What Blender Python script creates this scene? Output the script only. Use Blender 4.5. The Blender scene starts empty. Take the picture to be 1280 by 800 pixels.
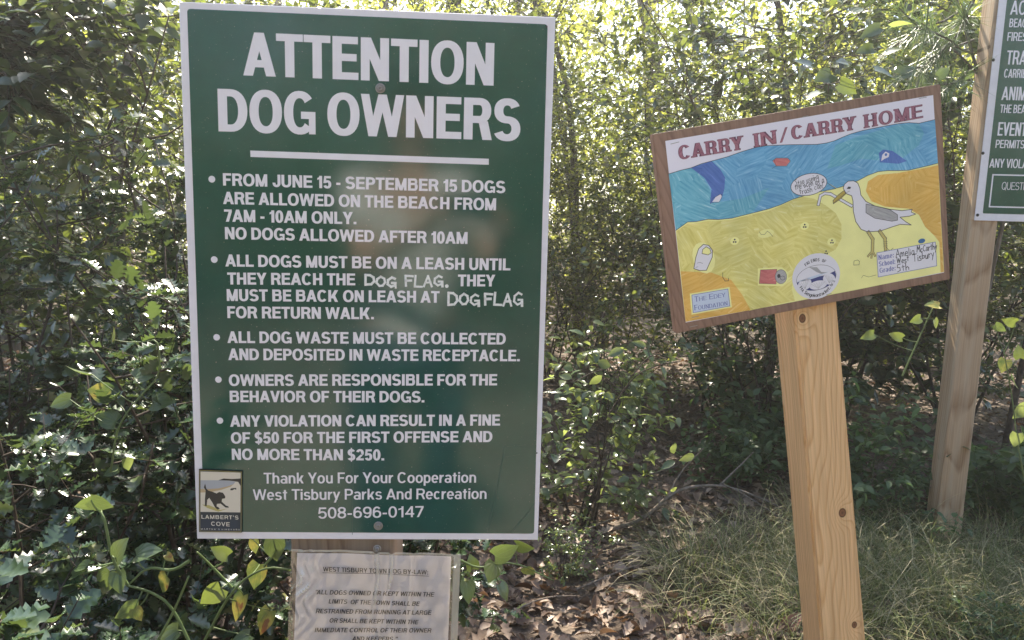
import bpy, bmesh, math, random
import numpy as np
from mathutils import Matrix, Vector

S = bpy.context.scene
COL = S.collection
R = math.radians

# ------------------------------------------------------------------ camera
CAM = np.array([0.0, 0.0, 1.30])
# columns: camera right, camera up, camera back, in world axes
CM = np.array([[0.99962831, -0.02726259, 0.0],
               [0.00392274, 0.14383397, -0.98959406],
               [0.02697890, 0.98922623, 0.14388745]])
FPX, CX, CY = 960.0, 640.0, 400.0
cd = bpy.data.cameras.new('camera')
cam = bpy.data.objects.new('camera', cd)
COL.objects.link(cam)
m4 = Matrix.Identity(4)
for i in range(3):
    for j in range(3):
        m4[i][j] = CM[i][j]
    m4[i][3] = CAM[i]
cam.matrix_world = m4
cd.sensor_width = 36.0
cd.lens = 36.0 * FPX / 1280.0
cd.clip_start = 0.02
cd.clip_end = 2000
S.camera = cam

# ------------------------------------------------------------------ world, sun, exposure
SUN_EL, SUN_AZ = R(50), R(-6)          # azimuth measured from +Y (ahead) towards +X
w = bpy.data.worlds.new('World')
S.world = w
w.use_nodes = True
nt = w.node_tree
bg = nt.nodes['Background']
sky = nt.nodes.new('ShaderNodeTexSky')
sky.sky_type = 'NISHITA'
sky.sun_disc = False
sky.sun_elevation = SUN_EL
sky.sun_rotation = SUN_AZ
sky.air_density = 1.0
sky.dust_density = 1.5
nt.links.new(sky.outputs[0], bg.inputs[0])
bg.inputs[1].default_value = 0.11
sl = bpy.data.lights.new('sun', 'SUN')
sl.energy = 5.0
sl.angle = R(0.5)
sl.color = (1.0, 0.91, 0.76)
so = bpy.data.objects.new('sun', sl)
COL.objects.link(so)
sd = Vector((math.sin(SUN_AZ) * math.cos(SUN_EL), math.cos(SUN_AZ) * math.cos(SUN_EL), math.sin(SUN_EL)))
so.rotation_euler = sd.to_track_quat('Z', 'Y').to_euler()
so.location = (0, 10, 12)
S.view_settings.view_transform = 'Standard'
S.view_settings.look = 'None'
S.view_settings.gamma = 1
S.view_settings.exposure = 2.06
S.view_settings.use_curve_mapping = False
S.render.engine = 'CYCLES'
cy = S.cycles
HAZE = 0.0075
cy.volume_bounces = 0
cy.max_bounces = 6
cy.diffuse_bounces = 3
cy.glossy_bounces = 3
cy.transmission_bounces = 4
cy.transparent_max_bounces = 8
cy.use_denoising = True
cy.sample_clamp_indirect = 6
cy.caustics_reflective = False
cy.caustics_refractive = False

# ------------------------------------------------------------------ helpers
def ray(px, py):
    d = CM @ np.array([(px - CX) / FPX, (CY - py) / FPX, -1.0])
    return d

def at(px, py, depth):
    """world point seen at a pixel of the 1280x800 photo, at a distance along +Y"""
    d = ray(px, py)
    return CAM + d * (depth / d[1])

def tag(o, label=None, cat=None, group=None, kind=None):
    if label: o['label'] = label
    if cat: o['category'] = cat
    if group: o['group'] = group
    if kind: o['kind'] = kind
    return o

def thing(name, label, cat, loc=(0, 0, 0), group=None, mat3=None, rz=0, scale=None):
    o = bpy.data.objects.new(name, None)
    o.empty_display_size = 0.05
    COL.objects.link(o)
    if mat3 is not None:
        m = Matrix.Identity(4)
        for i in range(3):
            for j in range(3):
                m[i][j] = mat3[i][j]
            m[i][3] = loc[i]
        o.matrix_world = m
    else:
        o.location = loc
        o.rotation_euler.z = rz
        if scale: o.scale = scale
    return tag(o, label, cat, group)

def link(name, me, parent=None, mats=()):
    o = bpy.data.objects.new(name, me)
    COL.objects.link(o)
    if parent: o.parent = parent
    for m in (mats if isinstance(mats, (list, tuple)) else [mats]):
        if m and m.name not in [x.name for x in me.materials if x]:
            me.materials.append(m)
    return o

def np_mesh(name, V, faces, smooth=False, mi=None):
    """V (n,3); faces: list of (m,k) int arrays; mi: material index per face group"""
    me = bpy.data.meshes.new(name)
    V = np.asarray(V, np.float32)
    me.vertices.add(len(V))
    me.vertices.foreach_set('co', V.ravel())
    loops = np.concatenate([np.asarray(f, np.int32).ravel() for f in faces])
    tot = np.concatenate([np.full(len(f), np.asarray(f).shape[1], np.int32) for f in faces])
    start = np.concatenate([[0], np.cumsum(tot)[:-1]]).astype(np.int32)
    me.loops.add(len(loops))
    me.loops.foreach_set('vertex_index', loops)
    me.polygons.add(len(tot))
    me.polygons.foreach_set('loop_start', start)
    me.polygons.foreach_set('loop_total', tot)
    if mi is not None:
        me.polygons.foreach_set('material_index', np.concatenate([np.full(len(f), k, np.int32) for f, k in zip(faces, mi)]))
    if smooth:
        me.polygons.foreach_set('use_smooth', np.ones(len(tot), bool))
    me.update(calc_edges=True)
    return me

class Acc:
    """collects vertices and faces for one mesh"""
    def __init__(s):
        s.V = []; s.n = 0; s.F = {}
    def add(s, V, faces, k=0):
        V = np.asarray(V, float)
        s.V.append(V)
        for f in faces:
            f = np.asarray(f, int) + s.n
            s.F.setdefault((f.shape[1], k), []).append(f)
        s.n += len(V)
    def mesh(s, name, smooth=False):
        keys = list(s.F)
        return np_mesh(name, np.concatenate(s.V), [np.concatenate(s.F[k]) for k in keys], smooth, [k[1] for k in keys])

def tube(acc, pts, rads, sides=5, k=0):
    pts = np.asarray(pts, float)
    n = len(pts)
    t = np.gradient(pts, axis=0)
    t /= np.linalg.norm(t, axis=1)[:, None] + 1e-9
    ref = np.where(np.abs(t[:, 2:3]) > 0.9, np.array([[1.0, 0, 0]]), np.array([[0, 0, 1.0]]))
    a = np.cross(t, ref); a /= np.linalg.norm(a, axis=1)[:, None] + 1e-9
    for i in range(1, n):
        v = a[i - 1] - t[i] * (a[i - 1] @ t[i])
        a[i] = v / (np.linalg.norm(v) + 1e-9)
    b = np.cross(t, a)
    ang = np.arange(sides) * 2 * math.pi / sides
    rads = np.broadcast_to(np.asarray(rads, float), (n,))
    V = (pts[:, None] + rads[:, None, None] * (np.cos(ang)[None, :, None] * a[:, None] + np.sin(ang)[None, :, None] * b[:, None])).reshape(-1, 3)
    i, j = np.meshgrid(np.arange(n - 1), np.arange(sides), indexing='ij')
    i, j = i.ravel(), j.ravel(); j2 = (j + 1) % sides
    F = np.stack([i * sides + j, i * sides + j2, (i + 1) * sides + j2, (i + 1) * sides + j], 1)
    cap = np.arange(sides)[None] + (n - 1) * sides
    acc.add(V, [F, cap], k)

def box_mesh(name, x0, x1, y0, y1, z0, z1, bevel=0.0, seg=2, cuts=0):
    bm = bmesh.new()
    bmesh.ops.create_cube(bm, size=1)
    for v in bm.verts:
        v.co = Vector((x0 + (v.co.x + .5) * (x1 - x0), y0 + (v.co.y + .5) * (y1 - y0), z0 + (v.co.z + .5) * (z1 - z0)))
    if bevel:
        bmesh.ops.bevel(bm, geom=bm.edges[:], offset=bevel, segments=seg, affect='EDGES', profile=0.5)
    me = bpy.data.meshes.new(name)
    bm.to_mesh(me); bm.free()
    return me

# ------------------------------------------------------------------ materials
def newmat(name):
    m = bpy.data.materials.new(name)
    m.use_nodes = True
    t = m.node_tree
    return m, t, t.nodes['Principled BSDF'], t.nodes['Material Output']

def nd(t, kind, **kw):
    n = t.nodes.new(kind)
    for k, v in kw.items():
        if k.startswith('_'):
            setattr(n, k[1:], v)
        else:
            n.inputs[k.replace('__', ' ')].default_value = v
    return n

def ramp(t, stops, fac=None):
    n = t.nodes.new('ShaderNodeValToRGB')
    e = n.color_ramp.elements
    e[0].position, e[0].color = stops[0][0], (*stops[0][1], 1)
    e[1].position, e[1].color = stops[-1][0], (*stops[-1][1], 1)
    for p, c in stops[1:-1]:
        x = e.new(p); x.color = (*c, 1)
    if fac is not None: t.links.new(fac, n.inputs[0])
    return n

def flat(name, col, rough=0.6, spec=0.3, var=0.0, scale=300.0):
    m, t, p, o = newmat(name)
    p.inputs['Base Color'].default_value = (*col, 1)
    p.inputs['Roughness'].default_value = rough
    p.inputs['Specular IOR Level'].default_value = spec
    if var:
        tc = nd(t, 'ShaderNodeTexCoord')
        n = nd(t, 'ShaderNodeTexNoise', Scale=scale, Detail=3.0)
        t.links.new(tc.outputs['Object'], n.inputs['Vector'])
        r = ramp(t, [(0.3, tuple(c * (1 - var) for c in col)), (0.7, tuple(min(1, c * (1 + var)) for c in col))], n.outputs['Fac'])
        t.links.new(r.outputs[0], p.inputs['Base Color'])
    return m

def leaf_mat(name, stops, trans, tfac=0.35, rough=0.35, spec=0.5):
    """one colour per leaf (random per island), thin translucent blade"""
    m, t, p, o = newmat(name)
    g = nd(t, 'ShaderNodeNewGeometry')
    oi = nd(t, 'ShaderNodeObjectInfo')
    r = ramp(t, stops, g.outputs['Random Per Island'])
    tc = nd(t, 'ShaderNodeTexCoord')
    n = nd(t, 'ShaderNodeTexNoise', Scale=160.0, Detail=2.0)
    t.links.new(tc.outputs['Object'], n.inputs['Vector'])
    mx = nd(t, 'ShaderNodeMix', _data_type='RGBA', _blend_type='MULTIPLY')
    mx.inputs[0].default_value = 0.5
    rr = ramp(t, [(0.3, (0.6, 0.65, 0.6)), (0.7, (1.15, 1.1, 1.1))], n.outputs['Fac'])
    t.links.new(r.outputs[0], mx.inputs[6]); t.links.new(rr.outputs[0], mx.inputs[7])
    t.links.new(mx.outputs[2], p.inputs['Base Color'])
    p.inputs['Roughness'].default_value = rough
    p.inputs['Specular IOR Level'].default_value = spec
    tr = nd(t, 'ShaderNodeBsdfTranslucent')
    tr.inputs[0].default_value = (*trans, 1)
    hs = nd(t, 'ShaderNodeHueSaturation')
    hs.inputs['Color'].default_value = (*trans, 1)
    ml = nd(t, 'ShaderNodeMath', _operation='MULTIPLY_ADD')
    ml.inputs[1].default_value = 0.9; ml.inputs[2].default_value = 0.55
    t.links.new(g.outputs['Random Per Island'], ml.inputs[0])
    t.links.new(ml.outputs[0], hs.inputs['Value'])
    t.links.new(hs.outputs[0], tr.inputs[0])
    ms = nd(t, 'ShaderNodeMixShader')
    ms.inputs[0].default_value = tfac
    t.links.new(p.outputs[0], ms.inputs[1]); t.links.new(tr.outputs[0], ms.inputs[2])
    t.links.new(ms.outputs[0], o.inputs[0])
    return m

M_HOLLY = leaf_mat('holly leaf', [(0, (0.02, 0.042, 0.02)), (0.6, (0.036, 0.066, 0.034)), (0.93, (0.055, 0.088, 0.045)), (1, (0.15, 0.15, 0.05))],
                   (0.18, 0.26, 0.06), 0.15, 0.22, 0.7)
M_SHRUB = leaf_mat('shrub leaf', [(0, (0.03, 0.05, 0.024)), (0.6, (0.052, 0.082, 0.04)), (0.92, (0.08, 0.11, 0.055)), (1, (0.18, 0.13, 0.06))],
                   (0.36, 0.45, 0.07), 0.17, 0.22, 0.7)
M_BRIGHT = leaf_mat('young leaf', [(0, (0.06, 0.10, 0.04)), (0.6, (0.10, 0.145, 0.065)), (1, (0.17, 0.20, 0.08))],
                    (0.40, 0.48, 0.12), 0.33, 0.24, 0.65)
M_TREE = leaf_mat('tree leaf', [(0, (0.03, 0.06, 0.012)), (0.6, (0.06, 0.11, 0.022)), (0.95, (0.09, 0.14, 0.03)), (1, (0.25, 0.10, 0.02))],
                  (0.54, 0.57, 0.09), 0.40, 0.5, 0.25)
M_LOW = leaf_mat('low plant leaf', [(0, (0.05, 0.08, 0.04)), (0.6, (0.075, 0.12, 0.058)), (1, (0.11, 0.155, 0.075))],
                 (0.2, 0.34, 0.08), 0.3, 0.45, 0.4)
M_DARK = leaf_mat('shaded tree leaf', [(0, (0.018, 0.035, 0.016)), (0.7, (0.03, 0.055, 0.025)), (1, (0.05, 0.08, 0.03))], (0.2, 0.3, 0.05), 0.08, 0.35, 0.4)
M_BRIER = leaf_mat('greenbrier leaf', [(0, (0.035, 0.065, 0.028)), (1, (0.085, 0.12, 0.05))], (0.24, 0.32, 0.07), 0.2, 0.3, 0.5)
M_NEEDLE = leaf_mat('pine needle', [(0, (0.03, 0.07, 0.03)), (1, (0.07, 0.12, 0.05))], (0.2, 0.3, 0.08), 0.2, 0.35, 0.5)
M_LITTER = leaf_mat('dead leaf', [(0, (0.09, 0.055, 0.04)), (0.45, (0.17, 0.115, 0.085)), (0.8, (0.26, 0.19, 0.145)), (1, (0.38, 0.30, 0.24))],
                    (0.2, 0.1, 0.04), 0.12, 0.55, 0.3)
M_GRASS = leaf_mat('grass blade', [(0, (0.07, 0.10, 0.03)), (0.42, (0.13, 0.155, 0.055)), (0.58, (0.26, 0.23, 0.12)), (1, (0.46, 0.39, 0.26))],
                   (0.3, 0.36, 0.1), 0.3, 0.5, 0.3)
M_TWIG = flat('twig bark', (0.055, 0.042, 0.032), 0.8, 0.2, 0.5, 60)
M_GREENSTEM = flat('green stem', (0.10, 0.14, 0.05), 0.5, 0.3, 0.3, 40)
M_DRYTWIG = flat('weathered twig', (0.17, 0.14, 0.115), 0.8, 0.2, 0.4, 80)

def veins(m):
    """paler ribs fanning from the stalk, from the blade's own uv"""
    t = m.node_tree; p = t.nodes['Principled BSDF']
    old = p.inputs['Base Color'].links[0].from_socket
    uvn = nd(t, 'ShaderNodeUVMap', _uv_map='blade'); sx = nd(t, 'ShaderNodeSeparateXYZ'); t.links.new(uvn.outputs[0], sx.inputs[0])
    def mt(op, a, b, c=None):
        k = nd(t, 'ShaderNodeMath', _operation=op)
        for i_, v in enumerate((a, b, c)):
            if v is None: continue
            if isinstance(v, (int, float)): k.inputs[i_].default_value = v
            else: t.links.new(v, k.inputs[i_])
        return k.outputs[0]
    v = mt('SUBTRACT', sx.outputs['Y'], .5); u = mt('MAXIMUM', sx.outputs['X'], .02)
    q = mt('DIVIDE', v, mt('MULTIPLY_ADD', mt('MULTIPLY', u, mt('SUBTRACT', 1.02, u)), 1.0, .04))
    f = mt('ABSOLUTE', mt('SUBTRACT', mt('FRACT', mt('MULTIPLY_ADD', q, 1.25, .5), 0), .5), 0)
    r = ramp(t, [(.0, (1.55, 1.5, 1.4)), (.055, (1.25, 1.25, 1.2)), (.12, (.9, .92, .9)), (.5, (1.06, 1.06, 1.06))], f)
    mx = nd(t, 'ShaderNodeMix', _data_type='RGBA', _blend_type='MULTIPLY'); mx.inputs[0].default_value = 1
    t.links.new(old, mx.inputs[6]); t.links.new(r.outputs[0], mx.inputs[7]); t.links.new(mx.outputs[2], p.inputs['Base Color'])
    b = nd(t, 'ShaderNodeBump', Strength=.6, Distance=.0015); t.links.new(f, b.inputs['Height']); t.links.new(b.outputs[0], p.inputs['Normal'])
veins(M_BRIER)

def yellow_leaf_mat():
    m, t, p, o = newmat('yellowing greenbrier leaf')
    tc = nd(t, 'ShaderNodeTexCoord')
    n = nd(t, 'ShaderNodeTexNoise', Scale=38.0, Detail=3.0)
    t.links.new(tc.outputs['Object'], n.inputs['Vector'])
    r = ramp(t, [(0.32, (0.07, 0.12, 0.03)), (0.48, (0.17, 0.19, 0.045)), (0.6, (0.33, 0.28, 0.06)), (0.67, (0.2, 0.08, 0.03))], n.outputs['Fac'])
    t.links.new(r.outputs[0], p.inputs['Base Color'])
    p.inputs['Roughness'].default_value = 0.35
    tr = nd(t, 'ShaderNodeBsdfTranslucent')
    t.links.new(r.outputs[0], tr.inputs[0])
    ms = nd(t, 'ShaderNodeMixShader'); ms.inputs[0].default_value = 0.4
    t.links.new(p.outputs[0], ms.inputs[1]); t.links.new(tr.outputs[0], ms.inputs[2]); t.links.new(ms.outputs[0], o.inputs[0])
    return m
M_YELLOW = yellow_leaf_mat(); veins(M_YELLOW)

def bark_mat():
    m, t, p, o = newmat('bark')
    tc = nd(t, 'ShaderNodeTexCoord')
    mp = nd(t, 'ShaderNodeMapping'); mp.inputs['Scale'].default_value = (30, 30, 6)
    n = nd(t, 'ShaderNodeTexNoise', Scale=1.0, Detail=6.0, Roughness=0.7)
    t.links.new(tc.outputs['Object'], mp.inputs[0]); t.links.new(mp.outputs[0], n.inputs['Vector'])
    r = ramp(t, [(0.3, (0.03, 0.025, 0.02)), (0.55, (0.10, 0.085, 0.07)), (0.75, (0.19, 0.17, 0.15))], n.outputs['Fac'])
    t.links.new(r.outputs[0], p.inputs['Base Color'])
    p.inputs['Roughness'].default_value = 0.9
    b = nd(t, 'ShaderNodeBump', Strength=0.8, Distance=0.02)
    t.links.new(n.outputs['Fac'], b.inputs['Height']); t.links.new(b.outputs[0], p.inputs['Normal'])
    return m
M_BARK = bark_mat()

def ground_mat():
    m, t, p, o = newmat('forest soil')
    tc = nd(t, 'ShaderNodeTexCoord')
    n = nd(t, 'ShaderNodeTexNoise', Scale=14.0, Detail=8.0, Roughness=0.7)
    n2 = nd(t, 'ShaderNodeTexVoronoi', Scale=45.0)
    t.links.new(tc.outputs['Object'], n.inputs['Vector']); t.links.new(tc.outputs['Object'], n2.inputs['Vector'])
    r = ramp(t, [(0.3, (0.05, 0.036, 0.027)), (0.55, (0.11, 0.08, 0.058)), (0.75, (0.18, 0.135, 0.10))], n.outputs['Fac'])
    # pale trodden sand of the path under the camera
    sx = nd(t, 'ShaderNodeSeparateXYZ'); t.links.new(tc.outputs['Object'], sx.inputs[0])
    mr = nd(t, 'ShaderNodeMapRange'); mr.inputs[1].default_value = 0.55; mr.inputs[2].default_value = 0.0
    t.links.new(sx.outputs['Y'], mr.inputs[0])
    mx = nd(t, 'ShaderNodeMix', _data_type='RGBA')
    mx.inputs[7].default_value = (0.20, 0.165, 0.125, 1)
    mr2 = nd(t, 'ShaderNodeMapRange'); mr2.inputs[1].default_value = -3.6; mr2.inputs[2].default_value = -2.8
    t.links.new(sx.outputs['Y'], mr2.inputs[0])
    mm = nd(t, 'ShaderNodeMath', _operation='MULTIPLY'); t.links.new(mr.outputs[0], mm.inputs[0]); t.links.new(mr2.outputs[0], mm.inputs[1])
    t.links.new(mm.outputs[0], mx.inputs[0]); t.links.new(r.outputs[0], mx.inputs[6])
    t.links.new(mx.outputs[2], p.inputs['Base Color'])
    p.inputs['Roughness'].default_value = 0.95
    b = nd(t, 'ShaderNodeBump', Strength=0.7, Distance=0.02)
    t.links.new(n2.outputs['Distance'], b.inputs['Height']); t.links.new(b.outputs[0], p.inputs['Normal'])
    return m

def wood_mat(name, early, late, knots=(), ring=34.0, centre=(0.012, 0.10), lean=0.02, rough=0.6, weather=0.0, streak=(0.3, 0.22, 0.14), zs=.06, wob=1.0):
    """growth rings of a log cut lengthwise; knots = (x, z, radius) on the front face, object space"""
    m, t, p, o = newmat(name)
    L = t.links.new
    tc = nd(t, 'ShaderNodeTexCoord')
    sx = nd(t, 'ShaderNodeSeparateXYZ'); L(tc.outputs['Object'], sx.inputs[0])
    mp = nd(t, 'ShaderNodeMapping'); mp.inputs['Scale'].default_value = (6 / wob, 6 / wob, 1.6 / wob)
    L(tc.outputs['Object'], mp.inputs[0])
    n = nd(t, 'ShaderNodeTexNoise', Scale=1.0, Detail=2.0); L(mp.outputs[0], n.inputs['Vector'])
    def math(op, a, b=None, c=None):
        k = nd(t, 'ShaderNodeMath', _operation=op)
        for i, v in enumerate((a, b, c)):
            if v is None: continue
            if isinstance(v, (int, float)): k.inputs[i].default_value = v
            else: L(v, k.inputs[i])
        return k.outputs[0]
    nz = math('SUBTRACT', n.outputs['Fac'], 0.5)
    zx = math('MULTIPLY', sx.outputs['Z'], lean)
    x = math('ADD', math('SUBTRACT', sx.outputs['X'], centre[0]), zx)
    x = math('MULTIPLY_ADD', nz, 0.02, x)
    y = math('SUBTRACT', sx.outputs['Y'], centre[1])
    y = math('MULTIPLY_ADD', nz, 0.05, y)
    y = math('MULTIPLY_ADD', sx.outputs['Z'], zs, y)
    r = math('SQRT', math('ADD', math('MULTIPLY', x, x), math('MULTIPLY', y, y)))
    kd = None
    for (kx, kz, kr) in knots:
        dx = math('SUBTRACT', sx.outputs['X'], kx); dz = math('MULTIPLY', math('SUBTRACT', sx.outputs['Z'], kz), 0.75)
        d = math('SQRT', math('ADD', math('MULTIPLY', dx, dx), math('MULTIPLY', dz, dz)))
        q = math('DIVIDE', d, kr)
        g = math('POWER', 2.718, math('MULTIPLY', math('MULTIPLY', q, q), -0.16))
        r = math('MULTIPLY_ADD', g, 0.016, r)
        kd = q if kd is None else math('MINIMUM', kd, q)
    f = math('FRACT', math('MULTIPLY', r, ring * 4))
    rp = ramp(t, [(0.0, early), (0.6, tuple(a * .78 + b * .22 for a, b in zip(early, late))), (0.86, late), (1.0, early)], f)
    mp2 = nd(t, 'ShaderNodeMapping'); mp2.inputs['Scale'].default_value = (260, 260, 5)
    L(tc.outputs['Object'], mp2.inputs[0])
    fn = nd(t, 'ShaderNodeTexNoise', Scale=1.0, Detail=3.0); L(mp2.outputs[0], fn.inputs['Vector'])
    mx = nd(t, 'ShaderNodeMix', _data_type='RGBA', _blend_type='MULTIPLY'); mx.inputs[0].default_value = 0.55
    fr = ramp(t, [(0.3, (0.62, 0.6, 0.57)), (0.65, (1.08, 1.08, 1.08))], fn.outputs['Fac'])
    L(rp.outputs[0], mx.inputs[6]); L(fr.outputs[0], mx.inputs[7])
    col = mx.outputs[2]
    if kd is not None:
        kr_ = ramp(t, [(0.0, (0.10, 0.045, 0.025)), (0.55, (0.22, 0.10, 0.05)), (0.8, (0.07, 0.035, 0.02)), (0.98, (0.3, 0.17, 0.08))], kd)
        kf = ramp(t, [(0.85, (1, 1, 1)), (1.15, (0, 0, 0))], kd)
        mk = nd(t, 'ShaderNodeMix', _data_type='RGBA')
        L(kf.outputs[0], mk.inputs[0]); L(col, mk.inputs[6]); L(kr_.outputs[0], mk.inputs[7])
        col = mk.outputs[2]
    if weather:
        mp3 = nd(t, 'ShaderNodeMapping'); mp3.inputs['Scale'].default_value = (40, 40, 2.2)
        L(tc.outputs['Object'], mp3.inputs[0])
        wn = nd(t, 'ShaderNodeTexNoise', Scale=1.0, Detail=4.0); L(mp3.outputs[0], wn.inputs['Vector'])
        wf = ramp(t, [(0.42, (0, 0, 0)), (0.68, (weather,) * 3)], wn.outputs['Fac'])
        mw = nd(t, 'ShaderNodeMix', _data_type='RGBA'); mw.inputs[7].default_value = (*streak, 1)
        L(wf.outputs[0], mw.inputs[0]); L(col, mw.inputs[6]); col = mw.outputs[2]
    L(col, p.inputs['Base Color'])
    p.inputs['Roughness'].default_value = rough
    p.inputs['Specular IOR Level'].default_value = 0.25
    b = nd(t, 'ShaderNodeBump', Strength=0.25, Distance=0.002)
    L(fn.outputs['Fac'], b.inputs['Height']); L(b.outputs[0], p.inputs['Normal'])
    return m

def gloss_panel_mat(name, col, rough=0.16, wav=0.0006):
    """painted aluminium sheet, faintly buckled"""
    m, t, p, o = newmat(name)
    tc = nd(t, 'ShaderNodeTexCoord')
    n = nd(t, 'ShaderNodeTexNoise', Scale=5.5, Detail=1.0)
    n2 = nd(t, 'ShaderNodeTexNoise', Scale=900.0, Detail=1.0)
    n3 = nd(t, 'ShaderNodeTexNoise', Scale=25.0, Detail=6.0, Roughness=0.7)
    for q in (n, n2, n3): t.links.new(tc.outputs['Object'], q.inputs['Vector'])
    b = nd(t, 'ShaderNodeBump', Strength=1.0, Distance=wav * 4)
    b2 = nd(t, 'ShaderNodeBump', Strength=0.12, Distance=0.0002)
    t.links.new(n.outputs['Fac'], b.inputs['Height'])
    t.links.new(n2.outputs['Fac'], b2.inputs['Height']); t.links.new(b.outputs[0], b2.inputs['Normal'])
    t.links.new(b2.outputs[0], p.inputs['Normal'])
    r = ramp(t, [(0.3, tuple(c * .88 for c in col)), (0.7, tuple(c * 1.1 for c in col))], n3.outputs['Fac'])
    n4 = nd(t, 'ShaderNodeTexNoise', Scale=420.0, Detail=2.0); n5 = nd(t, 'ShaderNodeTexNoise', Scale=7.0, Detail=4.0)
    for q in (n4, n5): t.links.new(tc.outputs['Object'], q.inputs['Vector'])
    sp = ramp(t, [(.70, (0, 0, 0)), (.78, (.55, .55, .55))], n4.outputs['Fac']); du = ramp(t, [(.45, (0, 0, 0)), (.75, (.06, .06, .06))], n5.outputs['Fac'])
    ad = nd(t, 'ShaderNodeMath', _operation='ADD'); t.links.new(sp.outputs[0], ad.inputs[0]); t.links.new(du.outputs[0], ad.inputs[1])
    md = nd(t, 'ShaderNodeMix', _data_type='RGBA'); md.inputs[7].default_value = (.42, .40, .36, 1)
    t.links.new(ad.outputs[0], md.inputs[0]); t.links.new(r.outputs[0], md.inputs[6]); t.links.new(md.outputs[2], p.inputs['Base Color'])
    rr = nd(t, 'ShaderNodeMapRange'); rr.inputs[3].default_value = rough * .7; rr.inputs[4].default_value = rough * 1.6
    t.links.new(n3.outputs['Fac'], rr.inputs[0]); t.links.new(rr.outputs[0], p.inputs['Roughness'])
    p.inputs['Specular IOR Level'].default_value = 0.75
    return m

M_GREEN = gloss_panel_mat('dark green sign paint', (0.004, 0.060, 0.044), 0.075)
M_WHITE = flat('white sign paint', (0.70, 0.675, 0.73), 0.3, 0.5, 0.04, 60)
M_LETTER = flat('white vinyl lettering', (0.72, 0.695, 0.745), 0.35, 0.45, 0.03, 60)
M_HAND = flat('white paint pen', (0.70, 0.71, 0.70), 0.5, 0.3, 0.12, 300)
M_ALU = flat('bare aluminium back', (0.45, 0.45, 0.46), 0.4, 0.5)
M_BLACK = flat('black print', (0.02, 0.02, 0.022), 0.5, 0.3)
M_STEEL = None
def steel():
    m, t, p, o = newmat('zinc screw steel')
    p.inputs['Base Color'].default_value = (0.30, 0.29, 0.28, 1); p.inputs['Metallic'].default_value = .9; p.inputs['Roughness'].default_value = 0.5
    return m
M_STEEL = steel()
M_SCRATCH = flat('scratched paint', (0.05, 0.10, 0.08), 0.6, 0.2)

# ------------------------------------------------------------------ the ground: bank beside a sunken path
def sstep(a, b, x):
    t = np.clip((x - a) / (b - a), 0, 1)
    return t * t * (3 - 2 * t)
def hgt(x, y):
    x = np.asarray(x, float); y = np.asarray(y, float)
    h = 0.12 * sstep(0.3, 1.6, y) + 0.03 * np.clip(y - 2.5, 0, 12)
    h = h + 0.025 * np.sin(3.1 * x + 1.3 * y) * np.cos(2.3 * y - x) + 0.012 * np.sin(7.3 * x - 2.0) * np.sin(6.1 * y)
    return h
def axis_coords(lim_near, step, far):
    a = list(np.arange(-lim_near, lim_near + 1e-6, step))
    k = lim_near; s = step
    while k < far:
        s *= 1.5; k += s
        a.append(k); a.insert(0, -k)
    return np.array(a)
gx = axis_coords(6, 0.12, 500); gy = axis_coords(8, 0.12, 500)
XX, YY = np.meshgrid(gx, gy, indexing='ij')
ZZ = hgt(XX, YY)
nx, ny = len(gx), len(gy)
i, j = np.meshgrid(np.arange(nx - 1), np.arange(ny - 1), indexing='ij'); i, j = i.ravel(), j.ravel()
gm = np_mesh('ground', np.stack([XX.ravel(), YY.ravel(), ZZ.ravel()], 1), [np.stack([i * ny + j, (i + 1) * ny + j, (i + 1) * ny + j + 1, i * ny + j + 1], 1)], True)
tag(link('ground', gm, None, ground_mat()), kind='structure')

# ------------------------------------------------------------------ thin haze box, added for a glow that is partly lens flare
hm = bpy.data.materials.new('glare haze'); hm.use_nodes = True
ht = hm.node_tree; ht.nodes.clear()
ho = ht.nodes.new('ShaderNodeOutputMaterial'); hv = ht.nodes.new('ShaderNodeVolumePrincipled')
hv.inputs['Color'].default_value = (.95, .93, .88, 1); hv.inputs['Density'].default_value = HAZE; hv.inputs['Anisotropy'].default_value = .55
ht.links.new(hv.outputs[0], ho.inputs['Volume'])
tag(link('haze', box_mesh('haze', -1100, 1100, -1100, 1100, -2.0, 10.0), None, hm), kind='stuff')

# ------------------------------------------------------------------ leaf shapes (unit length along +x, blade in xy)
def blade_template(xs, hw, fold=0.25, droop=0.2, edge_z=None, back=None):
    """mid-rib stations xs, half widths hw"""
    xs = np.array(xs, float); hw = np.array(hw, float)
    n = len(xs)
    mid = np.stack([xs, np.zeros(n), -droop * xs ** 2], 1)
    ez = fold * hw if edge_z is None else np.array(edge_z)
    bx = xs if back is None else np.array(back)
    lef = np.stack([bx, hw, -droop * xs ** 2 + ez], 1)
    rig = lef * [1, -1, 1]
    V = np.concatenate([mid, lef, rig])
    Q = []; T = []
    for k in range(n - 1):
        for o_, fl in ((n, False), (2 * n, True)):
            a, b, c, d = k, k + 1, o_ + k + 1, o_ + k
            if hw[k] < 1e-6 and (back is None): f = [a, b, c]
            elif hw[k + 1] < 1e-6: f = [a, b, d]
            else: f = [a, b, c, d]
            if fl: f = f[::-1]
            (T if len(f) == 3 else Q).append(f)
    F = []
    if Q: F.append(np.array(Q))
    if T: F.append(np.array(T))
    used = np.unique(np.concatenate([f.ravel() for f in F]))
    mp = -np.ones(len(V), int); mp[used] = np.arange(len(used))
    return V[used], [mp[f] for f in F]

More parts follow.
